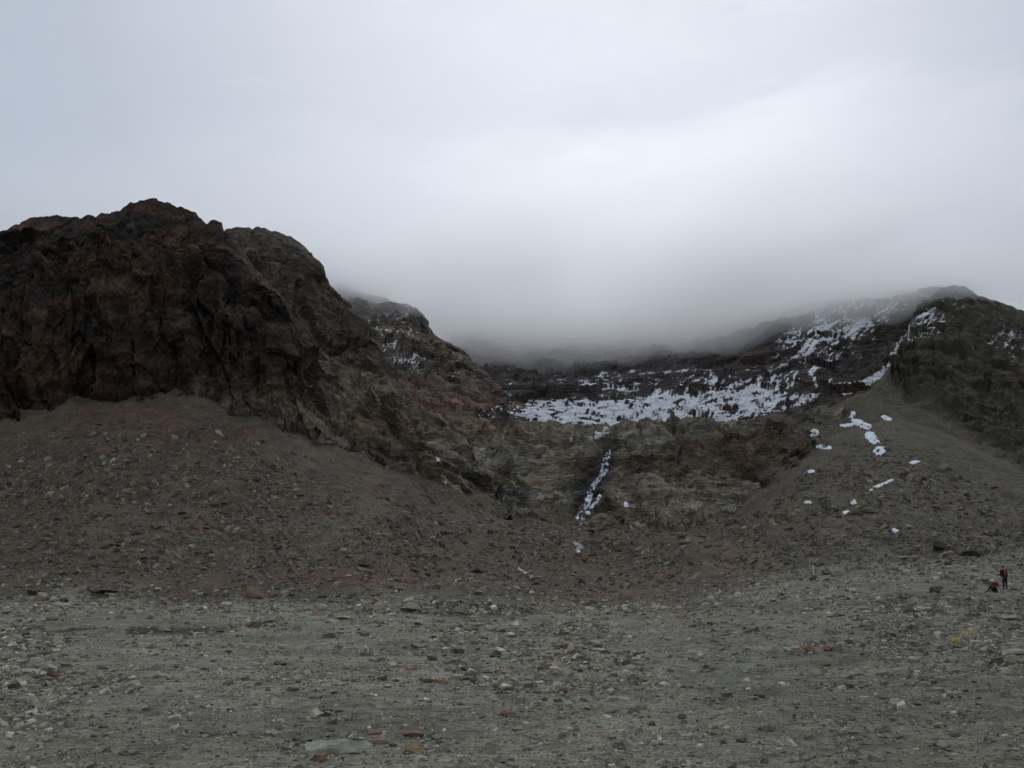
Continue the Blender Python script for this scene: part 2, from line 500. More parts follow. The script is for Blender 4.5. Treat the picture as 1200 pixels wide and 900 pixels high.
# snow on the high crest of the right-hand mountain
strk = fbm(np.stack([(U * .80 - V * .60) / 26, (U * .60 + V * .80) / 5.5, 0 * U], -1), 4, 81)
gu, gv, _ = proj(X)
sn = .36 * blob(gu, gv, 1105, 366, 60, 24, -30, .6) + .42 * blob(gu, gv, 1182, 400, 34, 26, 30, .6) + .22 * blob(U, V, 1080, 400, 20, 30, 0, .6)
sp = fbm(np.stack([(gu - .5 * gv) / 4, (gv + .5 * gu) / 2.4, 0 * gu], -1), 3, 82, .6) * 1.3
snow_g = np.clip(sn + .40 * sp * (sn > .02), 0, .75) * (D > 255) * flatness(g, .25, .5)
mat_ground = rock_material("scree_and_gravel", 0.055, snow=True, var=.34, bump=.5, gravel=True, hue_k=.45)
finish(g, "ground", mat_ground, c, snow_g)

# the same ground carried on to either side of the picture, in coarser mesh
for wa, wb in ((-1300, -290), (1490, 2500)):
    w_ = build_sheet([G0, G1, G2, G3, G4, G5, G6, G7, G8, G9], wa, wb, 5, rowsfor(70, 28, 22, 14, 28, 30, 30, 40, 3), smooth_d=9)
    Xw = w_.X; wn_ = 1 - sstep(45, 95, w_.D); ws_ = sstep(85, 115, w_.D)
    uw = fbm(Xw / np.array([16, 7, 9]), 4, 3) * 0.32 * wn_ + fbm(Xw / 2.6, 3, 8) * 0.09 * wn_
    uw = uw + ws_ * fbm(np.stack([Xw[..., 0] / 12, Xw[..., 1] / 70, Xw[..., 2] / 70], -1), 4, 21) * 2.0 + ws_ * fbm(Xw / 6, 5, 23, .6) * .95
    uw = uw + sstep(40, 60, w_.D) * (1 - ws_) * fbm(Xw / 7, 4, 29) * .35
    uw = uw + sstep(700, 1000, w_.U) * wn_ * (1 - sstep(780, 1000, w_.V)) * fbm(Xw / np.array([6, 3, 3]), 3, 31) * 0.25
    w_.X = Xw + normals(Xw) * uw[..., None] - np.array([0, 0, .03])
    cw = mixc(np.broadcast_to(dark_grey * 1.15, w_.X.shape), olive, sstep(60, 100, w_.D))
    cw = cw * (.9 + .3 * fbm(w_.X / 4, 3, 73))[..., None]
    finish(w_, "ground", mat_ground, cw, np.zeros(w_.U.shape))
    SHEETS.pop()

# ---- rock sheets
def rock_displace(s, amp, blocks, seed, aniso=(1, 1, 1), tilt=0.0, bulge=(30, 3.0), crest_rows=8, fine=0.35, ledge=((7, 1.6), (2.4, .8)), crev=.04, ribs=0.0, cf=26):
    X = s.X
    n = normals(X)
    ct, st = math.cos(tilt), math.sin(tilt)
    Q = np.stack([X[..., 0] * ct + X[..., 2] * st, X[..., 1], -X[..., 0] * st + X[..., 2] * ct], -1)
    W = Q + blocks[0] * .45 * np.stack([fbm(Q / (blocks[0] * 2.2), 3, seed + 61), fbm(Q / (blocks[0] * 2.2), 3, seed + 62), fbm(Q / (blocks[0] * 2.2), 3, seed + 63)], -1)
    an = np.array(aniso, float)
    h = 0; eds = []; ids = []
    for k, bsz in enumerate(blocks):
        hh, ee, ii = facets(W / (an * bsz), seed + k, 1.5)
        h = h + hh * amp * (bsz / blocks[0]) ** .85
        h = h - (1 - sstep(0, .07, ee)) * amp * crev * (bsz / blocks[0])
        eds.append(ee); ids.append(ii)
    for k, (th, la) in enumerate(ledge):
        sc_ = (W[..., 2] + th * 1.3 * fbm(Q / (th * 3), 3, seed + 31 + k)) / th
        fr = sc_ - np.floor(sc_)
        mod = sstep(-.25, .35, fbm(Q / (th * 2.2), 3, seed + 41 + k))
        h = h + la * mod * (np.where(fr < .82, fr / .82, (1 - fr) / .18) - .5)
    if ribs:
        h = h + ribs * fbm(Q / np.array([7, 7, 34]), 5, seed + 51, .55, ridged=True)
    h = h + fbm(Q / bulge[0], 5, seed + 9, .5, ridged=True) * bulge[1]
    h = h + fbm(W / (an * blocks[-1] * .7), 3, seed + 15, .6) * fine
    R = X.shape[0]
    r = np.arange(R)[:, None] * np.ones_like(s.U)
    fade = 1 - .88 * sstep(R - crest_rows - cf, R - crest_rows, r)
    s.X = X + n * (h * fade)[..., None]
    return h, eds, ids, W

def behind(line, dy, dd):
    return (line[0], line[1] + dy, line[2] + dd)

# left cliff
A_top = jag(*ln([(-300, 350, 205), (-100, 306, 200), (0, 281, 197), (18, 268, 196), (36, 258, 196), (62, 255, 195), (85, 257, 195), (113, 257, 195), (118, 252, 195), (130, 253, 195), (145, 249, 195), (152, 243, 195), (162, 238, 195), (182, 234, 195), (200, 238, 195), (217, 246, 195), (226, 250, 195), (236, 260, 195), (242, 266, 195), (248, 262, 195), (257, 264, 195), (259, 271, 195), (275, 285, 194), (290, 305, 193), (305, 325, 192), (325, 345, 191), (340, 372, 190), (347, 400, 188), (352, 440, 187), (358, 490, 186), (366, 530, 186)]), 1.9, 3)
A_mid = ln([(-300, 400, 178), (0, 370, 178), (150, 350, 180), (250, 360, 181), (320, 400, 182), (366, 535, 183)])
A_low = ln([(-300, 535, 170), (0, 512, 173), (100, 500, 175), (240, 492, 177), (300, 508, 178), (340, 530, 180), (366, 560, 183)])
A = build_sheet([A_low, A_mid, A_top, behind(A_top, 60, 60)], -260, 366, 1.4, rowsfor(100, 100, 8), smooth_d=8)
hA, eA, iA, WA = rock_displace(A, 2.4, (13, 5.5, 2.4), 100, aniso=(1, 1, 2.2), tilt=.22, bulge=(30, 3.4), fine=.5, ledge=((9, 1.6), (3, .9), (1.3, .4)), ribs=3.0, cf=60)
X = A.X
n1_ = fbm(X / np.array([9, 9, 6]), 4, 201); n2_ = fbm(X / np.array([20, 20, 11]), 4, 203); n3_ = fbm(WA / np.array([5, 5, 1.6]), 4, 204, .6)
c = mixc(np.broadcast_to(C3(.062, .045, .038), X.shape), C3(.034, .032, .032), sstep(-.15, .3, n2_))
c = mixc(c, C3(.098, .054, .038), sstep(.05, .5, n1_) * .75)
c = mixc(c, C3(.15, .14, .125), sstep(428, 485, A.V + 18 * fbm(X / 12, 3, 205)) * .85 * sstep(200, 330, A.U + 20 * fbm(X / 14, 2, 206)))
c = c * (.55 + .95 * sstep(-.45, .5, n3_))[..., None] * (.85 + .3 * iA[2])[..., None]
mat_cliff = rock_material("dark_cliff_rock", 0.155, aniso=(1, 1, .7), rot=(0, .3, 0), var=.55, bump=1.3)
finish(A, "cliff", mat_cliff, c)

# second buttress and the ribbed slope under it
B_top = jag(*ln([(200, 300, 250), (255, 273, 250), (265, 269, 250), (290, 267, 250), (310, 269, 250), (330, 275, 250), (345, 283, 250), (358, 290, 250), (365, 302, 250), (371, 316, 250), (380, 328, 250), (393, 345, 250), (402, 352, 249), (410, 358, 248), (413, 374, 247), (425, 390, 245), (440, 405, 242), (455, 425, 238), (465, 447, 235), (472, 460, 233), (485, 472, 230), (500, 480, 226), (520, 492, 220), (545, 515, 210), (575, 560, 202)]), 1.7, 7)
B_mid = ln([(200, 400, 200), (300, 410, 204), (360, 430, 206), (420, 470, 206), (470, 510, 204), (520, 545, 200), (575, 590, 198)])
B_low = ln([(200, 500, 180), (300, 512, 182), (345, 532, 184), (400, 565, 186), (445, 586, 187), (500, 605, 188), (575, 628, 190)])
B = build_sheet([B_low, B_mid, B_top, behind(B_top, 60, 60)], 200, 575, 1.2, rowsfor(90, 90, 8), smooth_d=6)
lowB = sstep(-25, 35, B.V - np.interp(B.U, [200, 300, 350, 400, 450, 500, 575], [465, 460, 432, 418, 440, 465, 485]) + 14 * fbm(B.X / 12, 3, 319))
hB, eB, iB, WB = rock_displace(B, 2.2, (11, 4.5, 1.9), 300, aniso=(1.8, 1.2, .8), tilt=-.8, bulge=(24, 3.6), fine=.5, ledge=((6, 1.6), (2.4, .9), (1.1, .4)))
X = B.X; bu, bv, _ = proj(X)
n3_ = fbm(WB / np.array([6, 6, 1.5]), 4, 304, .6)
c = mixc(np.broadcast_to(C3(.078, .069, .062), X.shape), C3(.048, .048, .049), sstep(-.1, .4, fbm(X / np.array([14, 14, 8]), 4, 313)))
c = mixc(c, C3(.095, .062, .047), sstep(.1, .5, fbm(X / 8, 4, 311)) * .7)
c = mixc(c, C3(.185, .175, .155), lowB * np.clip(.75 + .5 * fbm(X / 10, 3, 317), 0, 1))
c = c * (.75 + .6 * sstep(-.45, .5, n3_))[..., None] * (.85 + .3 * iB[2])[..., None]
sB = np.where((bv < np.interp(bu, B_top[0], B_top[1]) + 30) & (bu < 345) & (bu > 262), .18 + .62 * fbm(np.stack([bu / 2.4, bv / 1.6, 0 * bu], -1), 2, 316), 0) * flatness(B, .2, .4)
mat_b = rock_material("ribbed_rock", 0.19, snow=True, aniso=(.5, 1, 1.1), rot=(0, -.75, 0), var=.42, bump=.9)
finish(B, "cliff", mat_b, c, sB)

# third, farther ridge with scattered snow
E_top = jag(*ln([(340, 312, 520), (360, 318, 510), (380, 325, 490), (400, 331, 470), (415, 337, 455), (430, 345, 440), (450, 350, 430), (470, 356, 420), (488, 361, 412), (496, 370, 406), (500, 380, 402), (508, 390, 396), (515, 397, 392), (528, 401, 386), (545, 412, 378), (552, 424, 374), (570, 438, 362), (585, 456, 350), (593, 472, 342), (600, 484, 336), (620, 510, 325)]), 1.3, 12)
E_mid = ln([(340, 380, 400), (420, 390, 380), (480, 420, 360), (540, 455, 345), (620, 512, 322)])
E_low = ln([(340, 430, 300), (400, 440, 300), (450, 475, 300), (500, 500, 300), (560, 508, 305), (620, 516, 318)])
E = build_sheet([E_low, E_mid, E_top, behind(E_top, 60, 80)], 340, 620, 1.2, rowsfor(60, 90, 8), smooth_d=6)
hE, eE, iE, WE = rock_displace(E, 2.6, (14, 6, 2.6), 500, aniso=(1.7, 1.2, .8), tilt=-.45, bulge=(30, 4.0), fine=.8, ledge=((9, 2.2), (3.5, 1.3)))
X = E.X
c = mixc(np.broadcast_to(C3(.125, .118, .118), X.shape), C3(.175, .168, .160), sstep(-.2, .4, fbm(X / np.array([9, 9, 5]), 4, 509)))  # ridge rock lightened: the mist of distance is put into its colour
c = mixc(c, C3(.22, .155, .145), sstep(435, 485, E.V + 12 * fbm(X / 18, 3, 511)) * .7)
c = c * (.72 + .6 * sstep(-.45, .5, fbm(WE / np.array([7, 7, 2]), 4, 513, .6)))[..., None]
eu, ev, _ = proj(E.X)
sE = .17 + .74 * fbm(np.stack([(eu + .4 * ev) / 4.2, (ev - .25 * eu) / 2.2, 0 * eu], -1), 3, 516, .62) + .16 * blob(eu, ev, 455, 385, 60, 36, 35, .6) + .14 * blob(eu, ev, 500, 420, 60, 20, 25, .6) + .22 * fbm(np.stack([eu / 26, ev / 16, 0 * eu], -1), 3, 518)
sE = (sE * (1 - sstep(446, 470, ev)) - .12 * blob(eu, ev, 500, 385, 16, 25)) * flatness(E, .18, .4)
mat_e = rock_material("far_ridge_rock", 0.31, snow=True, aniso=(.8, 1, 1.6), rot=(0, -.3, 0), var=.42, bump=.9)
finish(E, "mountain", mat_e, c, np.clip(sE, 0, .72))

# middle rock step with slabs
H_top = jag(*ln([(420, 480, 268), (450, 483, 272), (480, 487, 280), (520, 490, 285), (560, 494, 292), (600, 496, 295), (650, 498, 296), (700, 501, 296), (740, 501, 296), (760, 497, 296), (800, 497, 296), (850, 494, 296), (900, 489, 296), (930, 486, 298), (970, 484, 300), (1000, 488, 304)]), .9, 15)
H_led = ln([(420, 505, 240), (520, 524, 240), (560, 523, 246), (640, 525, 250), (700, 528, 250), (760, 525, 250), (820, 525, 248), (880, 520, 250), (950, 505, 272), (1000, 500, 285)])
H_mid = ln([(420, 540, 212), (520, 545, 226), (600, 560, 222), (700, 570, 220), (800, 575, 218), (880, 560, 222), (940, 525, 252), (1000, 515, 270)])
H_low = ln([(420, 580, 186), (500, 600, 188), (600, 628, 188), (700, 640, 182), (800, 642, 182), (870, 622, 190), (920, 570, 228), (960, 535, 256), (1000, 520, 272)])
H = build_sheet([H_low, H_mid, H_led, H_top, behind(H_top, 14, 25)], 430, 985, 1.1, rowsfor(80, 60, 60, 6), smooth_d=6)
rt = sstep(640, 720, H.U)
tilt_w = 0
hH, eH, iH, WH = rock_displace(H, 2.2, (12, 5, 2.2), 700, aniso=(2.4, 1.5, .6), tilt=.35, bulge=(26, 4.2), fine=.5, ledge=((6, 2.6), (2.8, 1.3)))
# step the headwall forward into the ground at its lower edge
X = H.X
sc_ = sstep(.1, .5, fbm(X / np.array([24, 20, 12]), 3, 709))
c = mixc(np.broadcast_to(C3(.170, .168, .156), X.shape), C3(.25, .255, .238), sstep(-.2, .5, fbm(WH / np.array([9, 9, 3]), 4, 710)))
c = mixc(c, C3(.135, .124, .112), sstep(.1, .6, fbm(X / np.array([20, 20, 7]), 4, 711)) * .7)
c = mixc(c, C3(.080, .064, .054), np.clip(blob(H.U, H.V, 880, 535, 75, 38, -25, .5) + blob(H.U, H.V, 790, 555, 60, 22, -15, .6), 0, 1) * .8)
c = mixc(c, C3(.16, .115, .086), blob(H.U, H.V, 530, 508, 70, 14, 8, .6) * .6 + blob(H.U, H.V, 940, 580, 40, 20, 0, .6) * .5)
c = mixc(c, C3(.32, .305, .27), np.clip(blob(H.U, H.V, 770, 608, 65, 9, -8, .4) + blob(H.U, H.V, 830, 592, 38, 22, 20, .5), 0, 1) * .75 * sstep(-.1, .2, fbm(X / np.array([6, 6, 2]), 3, 713)))
wet = np.clip(blob(H.U, H.V, 700, 565, 17, 50, 22, .6) + blob(H.U, H.V, 690, 608, 22, 14, 0, .6) + blob(H.U, H.V, 520, 548, 26, 20, 0, .6) + blob(H.U, H.V, 575, 583, 50, 9, 12, .6) + blob(H.U, H.V, 590, 508, 10, 10, 0, .6), 0, 1)
c = mixc(c, C3(.030, .033, .040), wet * .88)
c = c * (.68 + .66 * sstep(-.45, .5, fbm(WH / np.array([7, 7, 1.4]), 4, 714, .6)))[..., None] * (.88 + .24 * iH[2])[..., None]
sH = .55 * blob(H.U, H.V, 705, 519, 14, 6, -25, .4) + .42 * blob(H.U, H.V, 674, 523, 12, 4, 0, .5) + .35 * blob(H.U, H.V, 790, 508, 30, 2.5, 2, .4) + .5 * (1 - sstep(0, 5, H.V - np.interp(H.U, H_top[0], H_top[1]))) * (H.U > 590)
sH = sH + .25 * (sH > .02) * fbm(X / 1.2, 3, 717)
mat_h = rock_material("slab_rock", 0.21, snow=True, aniso=(.45, 1, 1.6), rot=(0, .3, 0), var=.42, bump=.9)
finish(H, "rock_face", mat_h, c, np.clip(sH, 0, .75))

# snowy cirque behind, rising into the cloud
K0 = ln([(520, 508, 300), (1130, 500, 300)])
K1 = ln([(520, 478, 335), (620, 474, 345), (700, 472, 350), (850, 462, 355), (900, 452, 352), (950, 440, 352), (1010, 430, 360), (1060, 405, 380), (1130, 380, 410)])
K2 = ln([(520, 432, 455), (620, 428, 470), (700, 426, 480), (800, 418, 475), (850, 400, 460), (900, 385, 445), (950, 374, 435), (1010, 366, 425), (1060, 362, 415), (1090, 362, 412), (1130, 372, 415)])
K3 = jag(*ln([(520, 374, 570), (600, 372, 580), (700, 372, 590), (780, 366, 585), (850, 356, 570), (950, 350, 545), (1000, 347, 510), (1050, 343, 465), (1070, 340, 450), (1090, 337, 435), (1112, 338, 428), (1130, 346, 425)]), 2.0, 33)
K4 = (K3[0], K3[1] + 40, K3[2] + 90)
K = build_sheet([K0, K1, K2, K3, K4], 520, 1130, 1.1, rowsfor(50, 75, 60, 8), smooth_d=8)
hK, eK, iK, WK = rock_displace(K, 1.6, (16, 7, 3), 900, aniso=(2.2, 1.6, .6), tilt=.45, bulge=(40, 4.0), crest_rows=2, fine=.6, ledge=((9, 1.8), (3.5, 1.0)))
X = K.X
c = mixc(np.broadcast_to(C3(.048, .043, .048), X.shape), C3(.072, .066, .070), sstep(-.2, .4, fbm(X / np.array([14, 14, 6]), 4, 909)))
c = mixc(c, C3(.070, .066, .056), sstep(940, 1040, K.U) * .6)
c = c * (.75 + .5 * sstep(-.45, .5, fbm(WK / np.array([9, 9, 2.5]), 4, 913, .6)))[..., None]
# snow: streaks that follow the bedding; direction turns from level (left) to steep (right)
u, v, _ = proj(K.X)
turn = sstep(780, 1000, u)
warp = 7 * fbm(np.stack([u / 50, v / 25, 0 * u], -1), 4, 951)
def streaks(deg, seed):
    a_ = math.radians(deg)
    p1 = (u - 800) * math.cos(a_) + (v - 450) * math.sin(a_)
    p2 = -(u - 800) * math.sin(a_) + (v - 450) * math.cos(a_) + warp
    n_ = fbm(np.stack([p1 / 15, p2 / 2.1, 0 * u], -1), 4, seed, .62)
    w_ = 1 - 4.0 * np.abs(fbm(np.stack([p1 / 34, p2 / 6.0, 0 * u + 3], -1), 4, seed + 5, .6))
    return n_, w_
sA, vA = streaks(4, 953); sB_, vB = streaks(-16, 963); sC, vC = streaks(-36, 973)
wA = 1 - sstep(680, 800, u); wC = sstep(860, 960, u); wB = np.clip(1 - wA - wC, 0, 1)
stk = sA * wA + sB_ * wB + sC * wC
vein = vA * wA + vB * wB + vC * wC
brk = fbm(np.stack([(u + v) / 9, v / 2.6, 0 * u + 5], -1), 4, 957, .65)
def stroke(pts, w):
    best = np.full(u.shape, 1e9)
    uu, vv = u + 3 * brk, v + 2.5 * stk
    for (x0, y0), (x1, y1) in zip(pts[:-1], pts[1:]):
        dx, dy = x1 - x0, y1 - y0
        t = np.clip(((uu - x0) * dx + (vv - y0) * dy) / (dx * dx + dy * dy), 0, 1)
        best = np.minimum(best, np.hypot(uu - x0 - t * dx, vv - y0 - t * dy))
    return 1 - sstep(w * .5, w * 1.5, best)
field = (.66 * blob(u, v, 665, 482, 105, 20, 0, .6) + .66 * blob(u, v, 800, 479, 140, 25, -4, .7) + .34 * blob(u, v, 760, 448, 130, 16, -2, .6)
         + .42 * blob(u, v, 900, 474, 60, 9, -10, .5) + .36 * blob(u, v, 940, 422, 120, 34, -28, .6) + .34 * blob(u, v, 975, 380, 100, 26, -18, .6)
         + .16 * blob(u, v, 640, 440, 110, 16, 0, .7))
rockp = .5 * blob(u, v, 690, 464, 60, 6, 0, .4) + .45 * blob(u, v, 800, 456, 60, 6, 0, .5) + .3 * blob(u, v, 880, 425, 40, 18, -35, .5) + .4 * blob(u, v, 940, 455, 38, 8, -35, .4)
st_ = np.zeros_like(u)
for pts, w_, k_ in (([(897, 437), (950, 412), (985, 393), (1002, 388)], 2.4, .5), ([(985, 418), (965, 426), (950, 436), (957, 452)], 3.2, .6), ([(905, 470), (925, 466), (945, 467)], 3, .6),
                    ([(965, 452), (1000, 451), (1025, 442), (1040, 428)], 4.0, .62), ([(990, 460), (1015, 452), (1034, 438), (1050, 412), (1064, 388)], 4.5, .62), ([(1000, 392), (1020, 376), (1032, 368)], 2.2, .5),
                    ([(996, 370), (1002, 358)], 2.2, .5), ([(592, 460), (606, 470), (640, 482)], 2.2, .5), ([(900, 455), (935, 432), (960, 412)], 2.0, .45), ([(860, 440), (905, 420), (950, 400)], 1.8, .42),
                    ([(735, 435), (770, 437), (830, 432), (842, 446)], 3.0, .5), ([(700, 440), (722, 436)], 3.0, .45), ([(765, 455), (800, 466), (850, 460)], 3.0, .45), ([(600, 486), (650, 476), (700, 482)], 2.0, .4), ([(1020, 360), (1045, 352)], 1.8, .4)):
    st_ = np.maximum(st_, k_ * stroke(pts, w_))
sK = .055 + .53 * np.clip(field, 0, .75) + .60 * stk + .26 * np.clip(vein, -1, 1) * (.3 + field) + .12 * brk - .55 * rockp * (st_ < .2)
sK = np.maximum(sK, st_ * .92 + .42 * stk + .2 * brk) * flatness(K, .2, .45)
mat_k = rock_material("cirque_rock", 0.35, snow=True, aniso=(.4, 1, 1.5), rot=(0, .3, 0), var=.4, bump=.9)
finish(K, "mountain", mat_k, c, np.clip(sK, 0, .85))

# ---- far ground disc round everything
n = 72
ang_ = np.linspace(0, 2 * math.pi, n, endpoint=False)
rad = [0.0, 30, 120, 500, 1500, 5000]
vs = []
for r in rad:
    for a_ in ang_:
        vs.append((r * math.cos(a_), r * math.sin(a_), -0.45 - (0 if r < 200 else 1.5)))
vs = np.array(vs)
fs = []
for k in range(len(rad) - 1):
    for j in range(n):
        j2 = (j + 1) % n
        fs.append((k * n + j, (k + 1) * n + j, (k + 1) * n + j2, k * n + j2))
valley = make_mesh("valley_floor", vs, np.array(fs), np.broadcast_to(grey, vs.shape), np.zeros(len(vs)))
link("valley_floor", valley, mat_ground, kind='structure')

# ------------------------------------------------------------------ depth buffer of the terrain, for setting things down on it
BX0, BX1, BY0, BY1 = -150, 1350, 200, 960
BW, BH = BX1 - BX0, BY1 - BY0
buf_d = np.full(BW * BH, 1e9); buf_p = np.zeros((BW * BH, 3)); buf_n = np.zeros((BW * BH, 3))
for s in SHEETS:
    Xs = s.X; Ns = s.N
    # 2x supersample the grid
    Xm = np.concatenate([Xs[:-1, :-1].reshape(-1, 3), ((Xs[:-1, :-1] + Xs[:-1, 1:]) / 2).reshape(-1, 3), ((Xs[:-1, :-1] + Xs[1:, :-1]) / 2).reshape(-1, 3), ((Xs[:-1, :-1] + Xs[1:, 1:]) / 2).reshape(-1, 3)])
    Nm = np.concatenate([Ns[:-1, :-1].reshape(-1, 3)] * 4)
    a, b_, dz = proj(Xm)
    ia = np.round(a - BX0).astype(int); ib = np.round(b_ - BY0).astype(int)
    ok = (ia >= 0) & (ia < BW) & (ib >= 0) & (ib < BH) & (dz > 0)
    ii = (ib * BW + ia)[ok]; dz = dz[ok]; Xm = Xm[ok]; Nm = Nm[ok]
    o_ = np.lexsort((dz, ii)); ii = ii[o_]
    first = np.ones(len(ii), bool); first[1:] = ii[1:] != ii[:-1]
    ii = ii[first]; sel = o_[first]
    better = dz[sel] < buf_d[ii] - 1e-6
    buf_d[ii[better]] = dz[sel][better]; buf_p[ii[better]] = Xm[sel][better]; buf_n[ii[better]] = Nm[sel][better]
buf_d = buf_d.reshape(BH, BW); buf_p = buf_p.reshape(BH, BW, 3); buf_n = buf_n.reshape(BH, BW, 3)
for _ in range(3):     # fill pin holes
    hole = buf_d > 1e8
    for dy, dx in ((0, 1), (0, -1), (1, 0), (-1, 0)):
        sd = np.roll(buf_d, (dy, dx), (0, 1))
        m = hole & (sd < 1e8) & (buf_d > 1e8)
        buf_d[m] = sd[m]; buf_p[m] = np.roll(buf_p, (dy, dx), (0, 1))[m]; buf_n[m] = np.roll(buf_n, (dy, dx), (0, 1))[m]
def look(px, py):
    ia = np.clip(np.round(np.asarray(px) - BX0).astype(int), 0, BW - 1)
    ib = np.clip(np.round(np.asarray(py) - BY0).astype(int), 0, BH - 1)
    return buf_p[ib, ia], buf_n[ib, ia], buf_d[ib, ia]

# ------------------------------------------------------------------ stones
def rand_rot(n, rng, tilt=.35):
    """random yaw, small tilt"""
    yaw = rng.uniform(0, 2 * np.pi, n); a = rng.normal(0, tilt, n); b = rng.normal(0, tilt, n)
    cy, sy = np.cos(yaw), np.sin(yaw); ca, sa = np.cos(a), np.sin(a); cb, sb = np.cos(b), np.sin(b)
    Z, O = np.zeros(n), np.ones(n)
    Rz = np.stack([cy, -sy, Z, sy, cy, Z, Z, Z, O], 1).reshape(n, 3, 3)
    Rx = np.stack([O, Z, Z, Z, ca, -sa, Z, sa, ca], 1).reshape(n, 3, 3)
    Ry = np.stack([cb, Z, sb, Z, O, Z, -sb, Z, cb], 1).reshape(n, 3, 3)
    return Rx @ Ry @ Rz
def proto_small(rng):
    v = np.array([(x, y, z) for x in (-1, 1) for y in (-1, 1) for z in (-1, 1)], float) * .5
    v[:, :2] *= np.where(v[:, 2:] > 0, rng.uniform(.35, .95), 1.0)
    v += rng.uniform(-.16, .16, v.shape)
    v[:, :2] += rng.uniform(-.12, .12, 2) * (v[:, 2:] > 0)
    f = np.array([(0, 1, 3), (0, 3, 2), (4, 6, 7), (4, 7, 5), (0, 4, 5), (0, 5, 1), (2, 3, 7), (2, 7, 6), (1, 5, 7), (1, 7, 3)])  # open underside
    return v, f
import bmesh
def rock_mesh_arrays(seed, sub=2, cuts=12, sharp=.8, flat=1.0):
    """faceted boulder: an icosphere pressed flat by random planes"""
    rng = np.random.default_rng(seed)
    bm = bmesh.new()
    bmesh.ops.create_icosphere(bm, subdivisions=sub, radius=1.0)
    v = np.array([q.co[:] for q in bm.verts]); f = np.array([[w.index for w in q.verts] for q in bm.faces])
    bm.free()
    for _ in range(cuts):
        nrm = rng.normal(size=3); nrm[2] *= .9; nrm /= np.linalg.norm(nrm)
        lim = rng.uniform(.32, .72)
        dd = v @ nrm
        ov = np.clip(dd - lim, 0, None) * sharp
        v = v - nrm[None] * ov[:, None]
    v += .035 * np.stack([perlin(v * 2.2 + seed, 5), perlin(v * 2.2 + seed, 6), perlin(v * 2.2 + seed, 7)], -1)
    mx = np.abs(v).max(0)
    return v / mx * .5, f
stone_mat = stone_material("stone")
PAL = np.array([(.20, .205, .19), (.165, .17, .16), (.26, .265, .25), (.13, .13, .12), (.19, .165, .135), (.18, .13, .105), (.235, .215, .18), (.15, .115, .095), (.34, .34, .325), (.11, .105, .10)])
PW_near = np.array([.25, .24, .13, .14, .07, .025, .06, .02, .035, .03]); PW_near /= PW_near.sum()
PW_far = np.array([.12, .13, .05, .14, .17, .15, .08, .12, .01, .06]); PW_far /= PW_far.sum()

_R7 = 70 + 28 + 22 + 14 + 28 + 50
def ground_at(px, py):
    """exact point of the ground sheet for the near field"""
    cf_ = (px - g.U[0, 0]) / (g.U[0, 1] - g.U[0, 0])
    ci = np.clip(np.floor(cf_).astype(int), 0, g.U.shape[1] - 2); fx = np.clip(cf_ - ci, 0, 1)
    out = np.zeros((len(px), 3)); nn = np.zeros((len(px), 3))
    order = np.argsort(ci, kind='stable'); bounds = np.searchsorted(ci[order], np.arange(g.U.shape[1]))
    for c0 in np.unique(ci):
        ids = order[bounds[c0]:bounds[c0 + 1]] if c0 + 1 < len(bounds) else order[bounds[c0]:]
        col = g.V[:_R7, c0]
        rr_ = np.interp(-py[ids], -col, np.arange(_R7))
        r0 = np.clip(rr_.astype(int), 0, _R7 - 2); fy = (rr_ - r0)[:, None]; f_ = fx[ids][:, None]
        out[ids] = (g.X[r0, c0] * (1 - f_) + g.X[r0, c0 + 1] * f_) * (1 - fy) + (g.X[r0 + 1, c0] * (1 - f_) + g.X[r0 + 1, c0 + 1] * f_) * fy
        nn[ids] = g.N[r0, c0]
    _, _, dd = proj(out)
    return out, nn, dd
protos = [proto_small(np.random.default_rng(50 + k)) for k in range(10)]
